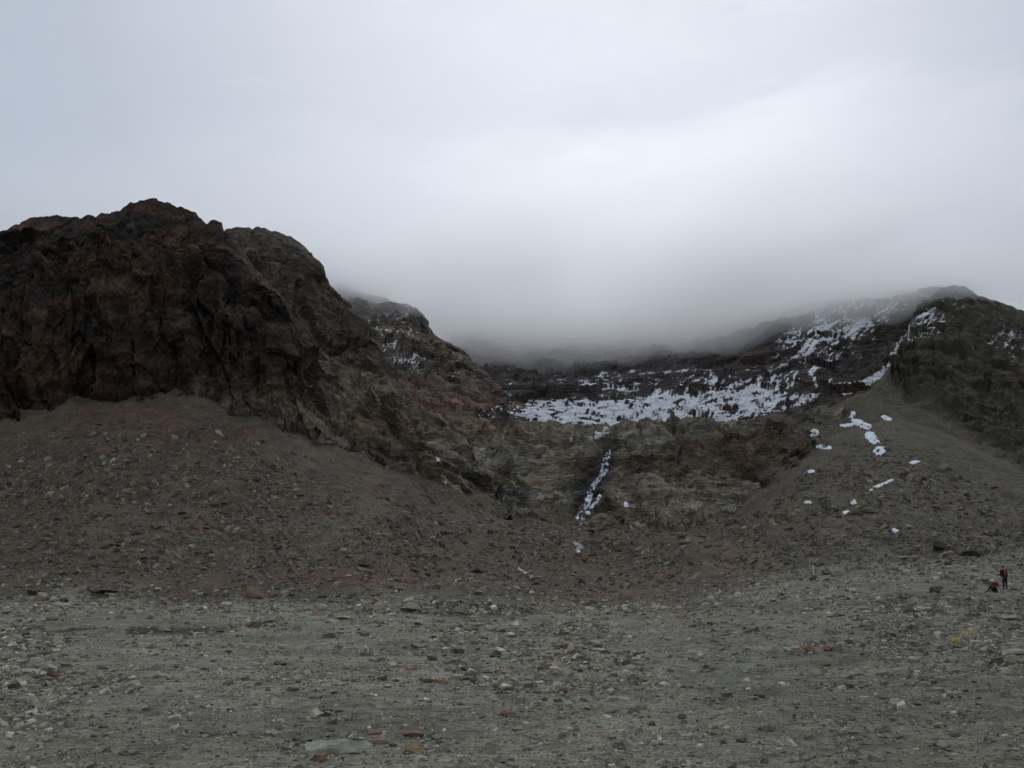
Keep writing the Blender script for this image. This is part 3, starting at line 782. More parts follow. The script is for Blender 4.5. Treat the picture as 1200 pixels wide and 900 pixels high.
def scatter(name, n, region, size_px, rng, bright=1.0, zscale=(.28, .6), dens=None):
    """region: function -> (px, py) arrays; stones sized in proportion to distance"""
    px, py = region(n, rng)
    if dens is not None:
        k = rng.uniform(0, 1, len(px)) < dens(px, py); px, py = px[k], py[k]
    n = len(px)
    p, nn, dd = (ground_at if name == 'gravel' else look)(px, py)
    jx = rng.uniform(-.5, .5, (n, 1)) * (dd[:, None] / F)
    ok = (dd < 330)
    p, nn, dd, px, py = p[ok], nn[ok], dd[ok], px[ok], py[ok]; n = len(p)
    s = size_px[0] * (1 - rng.uniform(0, 1, n) * .999) ** (-1 / (2.5 if name == 'gravel' else 2.2))
    if dens is not None: s = s * (.60 + 1.0 * dens(px, py))
    s = np.clip(s, None, size_px[1]) * dd / F
    L = s[:, None] * np.stack([np.ones(n), rng.uniform(.45, .95, n), rng.uniform(*zscale, n)], 1)
    Rm = rand_rot(n, rng, .22)
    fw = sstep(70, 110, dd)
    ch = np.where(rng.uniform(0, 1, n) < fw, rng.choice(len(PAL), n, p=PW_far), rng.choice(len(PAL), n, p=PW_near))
    colr = PAL[ch] * rng.uniform(.42, 1.62, (n, 1)) * bright * (1 - .14 * sstep(700, 1000, px) * (py > 700))[:, None] * (1.28 - .58 * fw)[:, None]  # near stones at right darkened too, same painted vignette
    which = rng.integers(0, len(protos), n)
    V_, F_, C_ = [], [], []
    off = 0
    for k, (pv, pf) in enumerate(protos):
        m = which == k
        q = pv[None] * L[m][:, None, :]
        q = np.einsum('nij,nvj->nvi', Rm[m], q)
        # lean with the slope
        q[..., 2] += -(nn[m][:, None, 0] * q[..., 0] + nn[m][:, None, 1] * q[..., 1]) / np.clip(np.abs(nn[m][:, None, 2]), .5, 1) * np.sign(nn[m][:, None, 2])
        q += p[m][:, None] + np.array([0, 0, 1.0]) * (L[m][:, 2] * .18)[:, None, None]
        cnt = m.sum()
        V_.append(q.reshape(-1, 3))
        F_.append((pf[None] + (off + np.arange(cnt) * len(pv))[:, None, None]).reshape(-1, 3))
        C_.append(np.repeat(colr[m], len(pv), 0))
        off += cnt * len(pv)
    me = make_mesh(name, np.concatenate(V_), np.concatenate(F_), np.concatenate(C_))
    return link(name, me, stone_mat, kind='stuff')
def dens_fn(px, py):
    n_ = fbm(np.stack([px / 60, py / 22, 0 * px], -1), 3, 404)
    d_ = .30 + .9 * n_
    d_ = d_ + .55 * blob(px, py, 30, 800, 70, 60, 0, .4) + .4 * blob(px, py, 620, 775, 110, 45, 0, .5) + .4 * blob(px, py, 1130, 730, 120, 60, 0, .5)
    d_ = d_ + .3 * blob(px, py, 1000, 690, 120, 25, 0, .5) - .35 * blob(px, py, 250, 770, 110, 18, 0, .6) - .3 * blob(px, py, 740, 850, 60, 20, 0, .5)
    d_ = d_ + .3 * blob(px, py, 440, 700, 80, 15, 0, .5)
    bank_ = np.clip(blob(px, py, 150, 738, 125, 5, -1.2, .5) + blob(px, py, 545, 714, 85, 8, 0, .6), 0, 1)
    return np.clip(d_ * 1.15 - .12, .26, 1) * (1 - .6 * bank_)
r1 = lambda n, r: (r.uniform(-200, 1420, n), r.uniform(702, 930, n))
r2 = lambda n, r: (r.uniform(-60, 1260, n), r.uniform(480, 720, n))
scatter("gravel", 225000, r1, (1.6, 14), np.random.default_rng(1), dens=dens_fn)
def dens2(px, py):
    edge = np.interp(px, [0, 240, 340, 445, 500, 600, 800, 900, 950, 1000, 1100, 1200], [500, 475, 520, 560, 560, 570, 580, 560, 520, 485, 505, 560])
    q = sstep(-4, 60, py - edge) * .8
    return np.clip(q * (.65 + .7 * fbm(np.stack([px / 50, py / 25, 0 * px], -1), 3, 405)), 0.02, 1) * (py > edge - 4)
scatter("scree", 78000, r2, (1.6, 8), np.random.default_rng(2), dens=dens2)

# ---- individually placed boulders, each with its own shape
def boulder(px, py, w, h, col, label, depth=None, seed=0, tilt=(0, 0, 0), sub=3, name="boulder", sink=.2, cat=None, flatn=14):
    p, nn, dd = look(px, py + h * .42)
    m = dd / F
    v, f = rock_mesh_arrays(seed + 1000, 4 if w > 24 else sub, flatn, 1.0)
    v = v + .035 * np.stack([fbm(v * 5 + seed, 3, 31), fbm(v * 5 + seed, 3, 32), 1.6 * fbm(v * np.array([4, 4, 9]) + seed, 3, 33)], -1)
    W, Hh = w * m, h * m * 1.1
    De = depth * m if depth else W * .65
    v = v * np.array([W, De, Hh])
    v = np.array([(Euler(tilt).to_matrix() @ Vector(q))[:] for q in v])
    v[:, 2] -= v[:, 2].min() + sink * Hh
    base = np.array(col)
    rngc = fbm(v / (W * .25) + seed, 3, 7)
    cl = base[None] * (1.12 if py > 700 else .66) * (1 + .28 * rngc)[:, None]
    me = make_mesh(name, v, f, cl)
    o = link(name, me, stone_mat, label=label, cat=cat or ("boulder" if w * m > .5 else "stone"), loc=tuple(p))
    return o
PALE = (.33, .325, .30); WHITE = (.46, .46, .45); TAN = (.27, .215, .155); GREYR = (.21, .215, .205); DARK = (.07, .068, .064); RED = (.16, .11, .092); ORANGE = (.24, .165, .12); BROWN = (.17, .125, .095); YEL = (.36, .29, .16); CREAM = (.44, .40, .32)
HERO = [
 (296, 693, 34, 14, TAN, "broad tan wedge-shaped boulder at the foot of the left scree", (0, .12, 0)),
 (1139, 744, 28, 15, CREAM, "long cream boulder tilted up to the right, largest pale rock at right", (0, -.5, 0)),
 (1121, 751, 15, 12, YEL, "yellowish blunt stone against the lower end of the long cream boulder", (0, 0, 0)),
 (1099, 744, 10, 11, WHITE, "small white pointed stone left of the yellowish stone", (0, .3, 0)),
 (392, 875, 84, 22, (.27, .285, .28), "very wide pale grey half-buried boulder at the bottom edge", (0, .04, 0)),
 (375, 886, 26, 14, BROWN, "brown block under the left front of the wide pale grey boulder", (0, 0, 0)),
 (444, 866, 26, 12, (.28, .235, .21), "pinkish grey flat-topped block right of the wide half-buried boulder", (0, 0, 0)),
 (482, 877, 34, 14, (.25, .21, .15), "tan angular block, rightmost of the row near the bottom edge", (0, -.15, 0)),
 (435, 856, 22, 6, (.22, .16, .13), "thin brownish slab just above the pinkish flat-topped block", (0, 0, 0)),
 (484, 858, 27, 9, (.19, .14, .12), "reddish brown slab just above the tan angular block", (0, 0, 0)),
 (573, 744, 27, 11, PALE, "smooth pale flat boulder alone at the back of the plain", (0, 0, 0)),
 (490, 757, 20, 8, GREYR, "grey slab with a dark underside left of the pale flat boulder", (0, .1, 0)),
 (508, 771, 17, 8, (.22, .18, .16), "brownish slab left of a similar grey one in mid-plain", (0, 0, 0)),
 (526, 774, 20, 8, GREYR, "grey slab touching the right end of the brownish slab", (0, 0, 0)),
 (573, 785, 21, 9, (.25, .25, .26), "bluish grey wedge-shaped stone in the middle of the plain", (0, .1, 0)),
 (594, 836, 21, 7, (.16, .075, .065), "dark red flat stone in the lower middle of the gravel", (0, 0, 0)),
 (661, 756, 16, 8, (.17, .085, .072), "dark red stone at the back of the plain, right of the stony patch", (0, .1, 0)),
 (655, 777, 16, 8, PALE, "pale rounded stone just below the dark red stone at mid-plain", (0, 0, 0)),
 (641, 769, 12, 7, (.30, .28, .24), "small buff round stone left of the pale rounded stone", (0, 0, 0)),
 (736, 746, 9, 6, (.52, .52, .52), "small bright white stone alone on bare gravel", (0, 0, 0)),
 (607, 852, 18, 6, (.27, .20, .17), "pinkish sliver of stone below the dark red flat stone", (0, .2, 0)),
 (1103, 640, 26, 13, DARK, "round dark boulder with a humped back at the foot of the right slope", (0, .1, 0)),
 (1138, 647, 30, 9, (.06, .058, .055), "low dark boulder right of the round dark one", (0, 0, 0)),
 (1076, 640, 13, 5, PALE, "small pale slab left of the round dark boulder", (0, 0, 0)),
 (1060, 653, 17, 4, WHITE, "thin white slab on the edge of the grey terrace at right", (0, 0, 0)),
 (1016, 598, 22, 6, (.20, .17, .13), "tan slab on the right slope under the lowest snow patch", (0, 0, 0)),
 (949, 760, 17, 12, (.26, .20, .14), "tan block, rightmost of three stones in a row at right", (0, 0, 0)),
 (922, 760, 15, 9, (.30, .31, .31), "pale grey stone, middle of three stones in a row at right", (0, .2, 0)),
 (907, 759, 11, 8, (.24, .25, .245), "grey stone, leftmost of three stones in a row at right", (0, 0, 0)),
 (970, 759, 13, 7, (.22, .13, .10), "rusty brown low stone right of the tan block", (0, 0, 0)),
 (483, 711, 28, 11, (.25, .25, .235), "tilted grey slab at the left end of the dark undercut bank", (0, .2, 0)),
 (541, 713, 22, 14, (.17, .165, .15), "blocky grey rock standing in the dark undercut bank", (0, 0, 0)),
 (380, 711, 14, 9, (.42, .42, .42), "white block beside an orange-brown stone at the scree foot", (0, 0, 0)),
 (370, 718, 20, 8, (.24, .175, .135), "orange-brown stone leaning below the white block", (0, -.1, 0)),
 (402, 722, 18, 6, (.29, .27, .24), "buff flat slab right of the orange-brown stone", (0, 0, 0)),
 (296, 731, 22, 7, (.24, .175, .135), "orange flat stone at the right end of the left dark bank", (0, .05, 0)),
 (273, 731, 11, 8, (.33, .35, .36), "pale bluish block beside the orange flat stone", (0, 0, 0)),
 (222, 741, 16, 8, (.20, .19, .16), "grey-brown stone sitting in the left dark bank", (0, 0, 0)),
 (46, 773, 14, 7, (.38, .39, .38), "pale oval stone in the stony patch at far left", (0, 0, 0)),
 (61, 789, 18, 9, (.13, .09, .07), "dark brown stone in the stony patch at far left", (0, 0, 0)),
 (5, 827, 14, 10, (.32, .33, .33), "pale stone cut by the left edge of the picture", (0, 0, 0)),
 (36, 815, 14, 7, (.36, .37, .37), "light grey stone between the dark brown stone and the left edge", (0, .1, 0)),
 (27, 786, 46, 8, (.25, .26, .25), "long low grey slab beside the dark brown stone at far left", (0, 0, 0)),
 (52, 838, 28, 7, (.28, .29, .29), "long pale slab low in the stony patch at left", (0, 0, 0)),
 (73, 707, 20, 6, (.30, .33, .35), "bluish grey flat stone at the foot of the left scree, first from the left", (0, 0, 0)),
 (113, 707, 9, 6, (.42, .43, .42), "small round white stone at the foot of the left scree", (0, 0, 0)),
 (154, 712, 14, 5, (.42, .43, .43), "flat white stone in the middle of the left scree foot", (0, .1, 0)),
 (266, 707, 14, 5, (.44, .45, .44), "flat white stone just left of the broad tan boulder", (0, .1, 0)),
 (243, 711, 15, 7, (.24, .21, .17), "buff stone left of the white stone near the broad tan boulder", (0, 0, 0)),
 (42, 692, 20, 9, (.17, .12, .10), "reddish triangular boulder at the far left of the scree foot", (0, .2, 0)),
 (118, 691, 44, 8, (.11, .11, .105), "long dark low slab at the left scree foot", (0, 0, 0)),
 (265, 587, 14, 8, (.20, .145, .11), "brown boulder in the middle of the left scree", (0, .15, 0)),
 (250, 591, 14, 5, (.19, .14, .11), "brown slab touching the left of the brown mid-scree boulder", (0, 0, 0)),
 (220, 604, 12, 6, (.22, .18, .15), "buff boulder with a brown one behind it in mid-scree", (0, 0, 0)),
 (213, 600, 12, 4, (.15, .11, .09), "dark brown slab just behind the buff mid-scree boulder", (0, 0, 0)),
 (183, 617, 14, 7, (.21, .135, .115), "pinkish boulder low in the left scree", (0, .1, 0)),
 (166, 651, 16, 6, (.19, .145, .115), "tan boulder above the long dark slab", (0, -.05, 0)),
 (135, 638, 16, 4, (.19, .12, .10), "thin reddish slab up and left of the tan boulder", (0, 0, 0)),
 (121, 639, 11, 6, (.17, .115, .095), "reddish block touching the thin reddish slab", (0, 0, 0)),
 (112, 602, 10, 4, (.30, .30, .29), "small pale stone alone in the left scree", (0, 0, 0)),
 (378, 654, 14, 4, (.26, .23, .18), "buff slab near the right end of the left scree", (0, 0, 0)),
 (484, 652, 18, 7, (.085, .055, .045), "dark brown boulder in the middle hollow", (0, 0, 0)),
 (428, 662, 20, 5, (.09, .055, .045), "dark slab left of the dark brown hollow boulder", (0, 0, 0)),
 (556, 668, 22, 6, (.11, .07, .055), "dark brown slab right of the dark brown hollow boulder", (0, 0, 0)),
 (683, 681, 10, 7, (.10, .055, .045), "small dark red block below the stream", (0, 0, 0)),
 (604, 651, 12, 4, (.26, .26, .24), "pale slab left of the stream in the hollow", (0, 0, 0)),
 (1048, 821, 19, 9, (.31, .34, .34), "pale blue-grey stone at lower right", (0, 0, 0)),
 (1095, 691, 22, 9, (.20, .185, .165), "brownish grey hump of rock left of the two people", (0, 0, 0)),
 (1139, 711, 17, 6, (.18, .125, .105), "brown pointed stone below the two people", (0, -.15, 0)),
 (1181, 723, 32, 7, (.23, .25, .26), "wide bluish slab under the two people at the right edge", (0, 0, 0)),
 (1176, 734, 28, 10, (.24, .25, .235), "grey boulder under the wide bluish slab at the right edge", (0, -.25, 0)),
 (1168, 745, 18, 6, (.27, .29, .285), "pale slab right of the long cream boulder", (0, -.2, 0)),
 (1189, 763, 34, 9, (.25, .265, .26), "pale slab cut by the right edge below the cream boulder", (0, -.15, 0)),
 (1190, 688, 14, 8, (.25, .26, .25), "pale grey boulder immediately right of the standing person", (0, 0, 0)),
 (969, 670, 12, 7, (.24, .27, .29), "bluish grey boulder right of the white marker stake", (0, 0, 0)),
 (953, 677, 10, 8, (.10, .125, .135), "dark blue-grey rock at the foot of the white marker stake", (0, 0, 0)),
 (924, 684, 8, 4, (.45, .45, .44), "small white stone left of the marker stake", (0, .2, 0)),
 (972, 682, 8, 3, (.45, .45, .43), "small white sliver below the bluish grey boulder", (0, .2, 0)),
 (900, 884, 16, 7, (.26, .28, .28), "pale stone low at the bottom right edge", (0, 0, 0)),
 (895, 850, 13, 6, (.31, .33, .33), "pale oval stone in the lower right gravel", (0, 0, 0)),
 (1062, 708, 17, 4, (.27, .29, .29), "flat pale slab below the brownish grey hump", (0, 0, 0)),
 (752, 827, 14, 6, (.25, .26, .25), "grey stone on the bare patch in the lower middle", (0, 0, 0)),
 (775, 815, 13, 4, (.29, .29, .27), "buff slab on the bare patch in the lower middle", (0, 0, 0)),
 (723, 818, 30, 6, (.25, .27, .265), "long pale grey slab in the middle right gravel", (0, 0, 0)),
 (712, 806, 24, 6, (.12, .12, .115), "dark grey slab behind the long pale slab", (0, 0, 0)),
 (700, 760, 20, 4, (.30, .32, .31), "thin pale slab right of the dark red stone", (0, 0, 0)),
]
for k, (px, py, w, h, col, lab, tl) in enumerate(HERO):
    boulder(px, py, w, h, col, lab, seed=k * 7 + 3, tilt=tl)
# the long rusty splinter lying on the plain
p0, _, d0 = look(515, 800)
m0 = d0 / F
for (label_, dx, w_, h_, rz) in (("long rusty orange splinter of rock lying in the middle of the plain", 0, 54, 6, -.16),):
    v, f = rock_mesh_arrays(77, 3, 8, .9)
    v = v * np.array([w_ * m0, 8 * m0, h_ * m0])
    v[:, 2] += .02 + .012 * np.sin(v[:, 0] * 30)
    v[:, 1] += v[:, 0] * -.9
    me = make_mesh("stone", v, f, np.broadcast_to(np.array((.27, .135, .075)), v.shape))
    link("stone", me, stone_mat, label=label_, cat="stone", loc=tuple(p0))

# ---- the larger loose stones of the plain, one object each, sharing ten shapes
shapes = []
KINDS = [("pale grey", (.30, .31, .30)), ("mid grey", (.20, .205, .195)), ("brown", (.19, .14, .11)), ("buff", (.27, .24, .20))]
for ki, (nm, cl) in enumerate(KINDS):
    row = []
    for q in range(6):
        v, f = rock_mesh_arrays(400 + q + 31 * ki, 2, 12, 1.0)
        cl_ = np.array(cl)[None] * .95 * (1 + .22 * fbm(v * 3 + q, 2, 9))[:, None]
        me = make_mesh("stone", v, f, cl_)
        me.materials.append(stone_mat)
        row.append(me)
    shapes.append(row)
rs = np.random.default_rng(5)
cnt = 0; tries = 0
taken = [(h_[0], h_[1], h_[2]) for h_ in HERO]
while cnt < 215 and tries < 6000:
    tries += 1
    px, py = rs.uniform(5, 1195), rs.uniform(725, 892)
    if rs.uniform() > dens_fn(np.array([px]), np.array([py]))[0] * .9: continue
    if any(abs(px - a) < (w_ / 2 + 8) and abs(py - b) < 8 for a, b, w_ in taken): continue
    p, nn, dd = look(px, py)
    w = rs.uniform(8, 14) if rs.uniform() < .8 else rs.uniform(14, 19)
    taken.append((px, py, w))
    ki = rs.choice(4, p=[.36, .36, .14, .14])
    o = bpy.data.objects.new("stone", shapes[ki][rs.integers(0, 6)])
    COL.objects.link(o)
    m = dd / F
    o.scale = (w * m, w * m * rs.uniform(.55, .9), w * m * rs.uniform(.28, .5))
    o.rotation_euler = (rs.normal(0, .12), rs.normal(0, .12), rs.uniform(0, 6.28))
    o.location = (p[0], p[1], p[2] + o.scale[2] * .22)
    nm = KINDS[ki][0]
    o["label"] = f"small {nm} stone lying among others on the gravel plain"
    o["category"] = "stone"
    o["group"] = f"{nm} stones scattered over the gravel plain"
    cnt += 1

BK = [("brown", (.135, .100, .078)), ("grey", (.135, .135, .125)), ("buff", (.20, .175, .145))]
bshapes = []
for ki, (nm, cl) in enumerate(BK):
    row = []
    for q in range(6):
        v, f = rock_mesh_arrays(700 + q + 31 * ki, 2, 12, 1.0)
        me = make_mesh("boulder", v, f, np.array(cl)[None] * (1 + .25 * fbm(v * 3 + q, 2, 19))[:, None])
        me.materials.append(stone_mat)
        row.append(me)
    bshapes.append(row)
cnt = 0; tries = 0
while cnt < 130 and tries < 6000:
    tries += 1
    px, py = rs.uniform(5, 1195), 700 - 210 * rs.uniform() ** 1.5
    e_ = np.interp(px, [0, 240, 340, 445, 500, 600, 800, 900, 950, 1000, 1100, 1200], [495, 480, 525, 575, 580, 600, 620, 580, 530, 500, 515, 565])
    if py < e_ or py > np.interp(px, [0, 700, 900, 1000, 1200], [702, 706, 680, 655, 643]): continue
    if any(abs(px - a) < (w_ / 2 + 7) and abs(py - b) < 6 for a, b, w_ in taken): continue
    p, nn, dd = look(px, py)
    if dd > 330: continue
    w = rs.uniform(6, 10) if rs.uniform() < .82 else rs.uniform(10, 14)
    taken.append((px, py, w))
    ki = rs.choice(3, p=[.45, .35, .2])
    o = bpy.data.objects.new("boulder", bshapes[ki][rs.integers(0, 6)])
    COL.objects.link(o)
    m = dd / F
    o.scale = (w * m, w * m * rs.uniform(.5, .9), w * m * rs.uniform(.3, .55))
    o.rotation_euler = (rs.normal(.2, .15), rs.normal(0, .15), rs.uniform(0, 6.28))
    o.location = (p[0], p[1], p[2] + o.scale[2] * .2)
    o["label"] = f"{BK[ki][0]} angular boulder lying among others on the scree slopes"
    o["category"] = "boulder"
    o["group"] = f"{BK[ki][0]} boulders strewn over the scree slopes"
    cnt += 1

# ------------------------------------------------------------------ snow patches on the right-hand slope
snow_mat, snt, sb = nt_mat("old_snow")
_t = N(snt, 'ShaderNodeTexCoord'); _n = noise(snt, _t.outputs['Object'], 1.3, 5, .6)
_m = N(snt, 'ShaderNodeMix', data_type='RGBA')
_m.inputs[6].default_value = (.70, .73, .78, 1); _m.inputs[7].default_value = (.86, .88, .91, 1)
snt.links.new(_n.outputs['Fac'], _m.inputs[0]); snt.links.new(_m.outputs[2], sb.inputs['Base Color'])
sb.inputs['Roughness'].default_value = .7
def drape(name, maskfn, box, mat, thick, kind=None, label=None, cat=None, step=.5, lift=.03):
    xs = np.arange(box[0], box[2], step); ys = np.arange(box[1], box[3], step)
    U_, V_ = np.meshgrid(xs, ys)
    M = maskfn(U_, V_)
    ia, ib = U_ - BX0, V_ - BY0
    x0 = np.floor(ia).astype(int); y0 = np.floor(ib).astype(int); fx = (ia - x0)[..., None]; fy = (ib - y0)[..., None]
    Pp = (buf_p[y0, x0] * (1 - fx) * (1 - fy) + buf_p[y0, x0 + 1] * fx * (1 - fy) + buf_p[y0 + 1, x0] * (1 - fx) * fy + buf_p[y0 + 1, x0 + 1] * fx * fy)
    dep = buf_d[y0, x0]
    toward = np.array([0, 0, EYE]) - Pp; toward /= np.linalg.norm(toward, axis=-1, keepdims=True)
    up = toward * .75 + np.array([0, 0, .6])
    off = np.clip(M, -.6, 1) * thick + lift
    Q = Pp + up * off[..., None]
    idx = np.arange(U_.size).reshape(U_.shape)
    f = np.stack([idx[:-1, :-1], idx[:-1, 1:], idx[1:, 1:], idx[1:, :-1]], -1).reshape(-1, 4)
    mm = (M[:-1, :-1] > 0) | (M[1:, 1:] > 0) | (M[:-1, 1:] > 0) | (M[1:, :-1] > 0)
    Qf = Q.reshape(-1, 3)
    cont = (dep[:-1, :-1] - dep[1:, 1:])
    mm &= np.abs(cont) < 14
    f = f[mm.reshape(-1)]
    if len(f) == 0: return None
    used = np.unique(f); rem = np.zeros(U_.size, int); rem[used] = np.arange(len(used))
    o_ = Qf[used].mean(0)
    me = make_mesh(name, Qf[used] - o_, rem[f], smooth=True)
    return link(name, me, mat, kind=kind, label=label, cat=cat, loc=tuple(o_))
def patch_mask(pieces, seed):
    def fn(U_, V_):
        M = -1.0 * np.ones_like(U_)
        for (cx, cy, rx, ry, an) in pieces:
            M = np.maximum(M, blob(U_, V_, cx, cy, rx * 1.05, ry * 1.1, an, .95) * 2 - 1)
        return M + 1.15 * fbm(np.stack([(U_ + .5 * V_) / 4.0, V_ / 1.8, 0 * U_ + seed], -1), 4, seed, .7) - .12
    return fn
PATCH = [
 ([(999, 486, 3, 4, 30), (1006, 495, 8, 3.5, 20), (1014, 499, 7, 3.5, 15)], "topmost of the big white snow patches on the right slope"),
 ([(1020, 511, 6, 4.5, 30), (1025, 517, 6, 4, 30)], "widest white snow patch in the middle of the right slope"),
 ([(1031, 528, 7, 4.5, 10), (1027, 530, 4, 3, 0)], "lowest of the three big snow patches on the right slope"),
 ([(955, 507, 4, 4, -20), (953, 509, 3, 3, 0)], "small snow patch on the brow left of the big patches"),
 ([(966, 524, 10, 2.2, 8)], "thin snow streak below the small patch on the brow"),
 ([(1039, 490, 6, 2.4, 20)], "short snow streak right of the topmost big patch"),
 ([(993, 498, 8, 1.6, -5)], "thin snow sliver left of the topmost big patch"),
 ([(1072, 542, 6, 1.8, -5)], "short snow sliver far right on the right slope"),
 ([(1027, 571, 9, 1.6, -25), (1040, 565, 7, 1.2, -22)], "broken diagonal line of snow low on the right slope"),
 ([(999, 588, 4, 3, 20)], "small snow blob above the tan slab"),
 ([(992, 601, 3.5, 2, 0)], "tiny snow blob left of the tan slab"),
 ([(950, 553, 4, 1.8, 0)], "tiny snow blob at the right end of the dark rocks"),
 ([(947, 589, 3.5, 1.8, 0)], "tiny snow blob under the reddish ground at right"),
 ([(1050, 623, 6, 1.8, 15)], "faint snow sliver above the round dark boulder"),
 ([(699, 588, 4, 2.2, -55), (696, 592, 6, 2.0, -40), (702, 583, 3, 2, -60)], "curved strip of snow beside the foot of the waterfall"),
 ([(734, 591, 2.6, 3, 0)], "tiny upright snow blob right of the waterfall"),
 ([(689, 601, 3, 1.6, 10)], "tiny snow blob below the curved snow strip"),
]
for k, (pc, lab) in enumerate(PATCH):
    xs_ = [q[0] for q in pc]; ys_ = [q[1] for q in pc]; r_ = max(max(q[2], q[3]) for q in pc) + 5
    drape("snow_patch", patch_mask(pc, 20 + k), (min(xs_) - r_, min(ys_) - r_, max(xs_) + r_, max(ys_) + r_), snow_mat, .22, label=lab, cat="snow", lift=.18)

# ------------------------------------------------------------------ waterfall and rivulets
wat, wnt, wb = nt_mat("white_water")
_t = N(wnt, 'ShaderNodeTexCoord'); _n = noise(wnt, _t.outputs['Object'], .9, 6, .7)
_m = N(wnt, 'ShaderNodeMix', data_type='RGBA')
_m.inputs[6].default_value = (.05, .06, .075, 1); _m.inputs[7].default_value = (.64, .68, .74, 1)
_r2 = N(wnt, 'ShaderNodeMapRange'); _r2.inputs['From Min'].default_value = .36; _r2.inputs['From Max'].default_value = .60
wnt.links.new(_n.outputs['Fac'], _r2.inputs['Value']); wnt.links.new(_r2.outputs[0], _m.inputs[0]); wnt.links.new(_m.outputs[2], wb.inputs['Base Color'])
wb.inputs['Roughness'].default_value = .25
wat2 = wat.copy(); wat2.name = 'rivulet_water'
for n_ in wat2.node_tree.nodes:
    if n_.type == 'MAP_RANGE': n_.inputs['From Min'].default_value = .46; n_.inputs['From Max'].default_value = .68
def path_mask(path, seed, gap=.35):
    pa = np.array(path, float)
    def fn(U_, V_):
        best = np.full(U_.shape, 1e9); side = np.zeros(U_.shape)
        for (x0, y0, w0), (x1, y1, w1) in zip(pa[:-1], pa[1:]):
            dx, dy = x1 - x0, y1 - y0
            t = np.clip(((U_ - x0) * dx + (V_ - y0) * dy) / (dx * dx + dy * dy), 0, 1)
            dd = np.hypot(U_ - x0 - t * dx, V_ - y0 - t * dy) / (w0 * (1 - t) + w1 * t)
            best = np.minimum(best, dd)
        return .75 - best + gap * 2.6 * fbm(np.stack([(U_ + .4 * V_) / 2.0, V_ / 8.0, 0 * U_ + seed], -1), 3, seed, .6)
    return fn
def fall(name, path, seed, label, thick=.22, gap=.35):
    pa = np.array(path, float)
    r_ = pa[:, 2].max() + 3
    return drape(name, path_mask(path, seed, gap), (pa[:, 0].min() - r_, pa[:, 1].min() - r_, pa[:, 0].max() + r_, pa[:, 1].max() + r_), wat if name == 'waterfall' else wat2, thick, kind='structure', label=label, step=.45, lift=.15)
fall("waterfall", [(714, 530, 2.6), (710, 540, 4.6), (708, 552, 5.2), (705, 558, 2.8), (697, 566, 3.2), (692, 577, 4.4), (688, 590, 4.8), (681, 600, 3.6), (676, 607, 2)], 61, "white waterfall tumbling down the brown rock step", gap=.16)
fall("stream", [(678, 603, 2), (684, 610, 2.4), (679, 618, 2)], 63, None, gap=.9)
fall("stream", [(675, 636, 3), (680, 641, 4), (676, 647, 2)], 64, None, gap=.8)
fall("stream", [(692, 511, 1.2), (694, 519, 2.4)], 65, None, gap=.5)
fall("waterfall", [(513, 537, 2.2), (514, 546, 1.8), (519, 556, 2.4), (522, 566, 2.2)], 66, "thin left-hand trickle running over dark wet rock", gap=.7)
fall("stream", [(588, 516, 1.2), (592, 508, 1.8), (592, 500, 1)], 67, None, gap=.5)
fall("stream", [(548, 548, 1.5), (562, 556, 2.6)], 68, None, gap=.8)
fall("stream", [(605, 664, 1.6), (624, 678, 2.4)], 69, None, gap=1.0)

# ------------------------------------------------------------------ marker stake
p, nn, dd = look(953, 674)
m = dd / F
def tube_mesh(name, pts, rads, seg=10):
    V_, F_ = [], []
    pts = [Vector(q) for q in pts]
    for k, (q, r) in enumerate(zip(pts, rads)):
        d_ = (pts[min(k + 1, len(pts) - 1)] - pts[max(k - 1, 0)]).normalized()
        a = d_.orthogonal().normalized(); b = d_.cross(a)
        for j in range(seg):
            t = 2 * math.pi * j / seg
            V_.append((q + a * r * math.cos(t) + b * r * math.sin(t))[:])
    for k in range(len(pts) - 1):
        for j in range(seg):
            j2 = (j + 1) % seg
            F_.append((k * seg + j, k * seg + j2, (k + 1) * seg + j2, (k + 1) * seg + j))
    me = bpy.data.meshes.new(name)
    me.from_pydata(V_, [], F_ + [tuple(reversed(range(seg))), tuple(range((len(pts) - 1) * seg, len(pts) * seg))])
    return me
st = tube_mesh("marker_stake", [(0, 0, -.3), (0.01, 0, .3), (-.01, 0, 11.5 * m), (-.01, 0, 12 * m)], [.05, .052, .048, .03])
link("marker_stake", st, plain_material("weathered_white_wood", (.62, .66, .58)), label="short white wooden marker stake upright among the stones", cat="stake", loc=tuple(p))

# ------------------------------------------------------------------ people
def skin_mesh(name, nodes, edges, mat, parent, root=0, sub=2):
    """nodes: list of (x,y,z,r) ; grown with Skin + Subdivision and frozen"""
    me = bpy.data.meshes.new(name)
    me.from_pydata([n_[:3] for n_ in nodes], edges, [])
    o = bpy.data.objects.new(name, me); COL.objects.link(o)
    md = o.modifiers.new("skin", 'SKIN'); md.use_smooth_shade = True
    for k, n_ in enumerate(nodes):
        sv = me.skin_vertices[0].data[k]
        r = n_[3]
        sv.radius = r if isinstance(r, tuple) else (r, r)
        sv.use_root = (k == root)
    ms = o.modifiers.new("sub", 'SUBSURF'); ms.levels = sub; ms.render_levels = sub
    dg = bpy.context.evaluated_depsgraph_get()
    nm = bpy.data.meshes.new_from_object(o.evaluated_get(dg))
    bpy.data.objects.remove(o); bpy.data.meshes.remove(me)
    nm.name = name
    nm.materials.clear(); nm.materials.append(mat)
    ob = bpy.data.objects.new(name, nm); COL.objects.link(ob); ob.parent = parent
    return ob
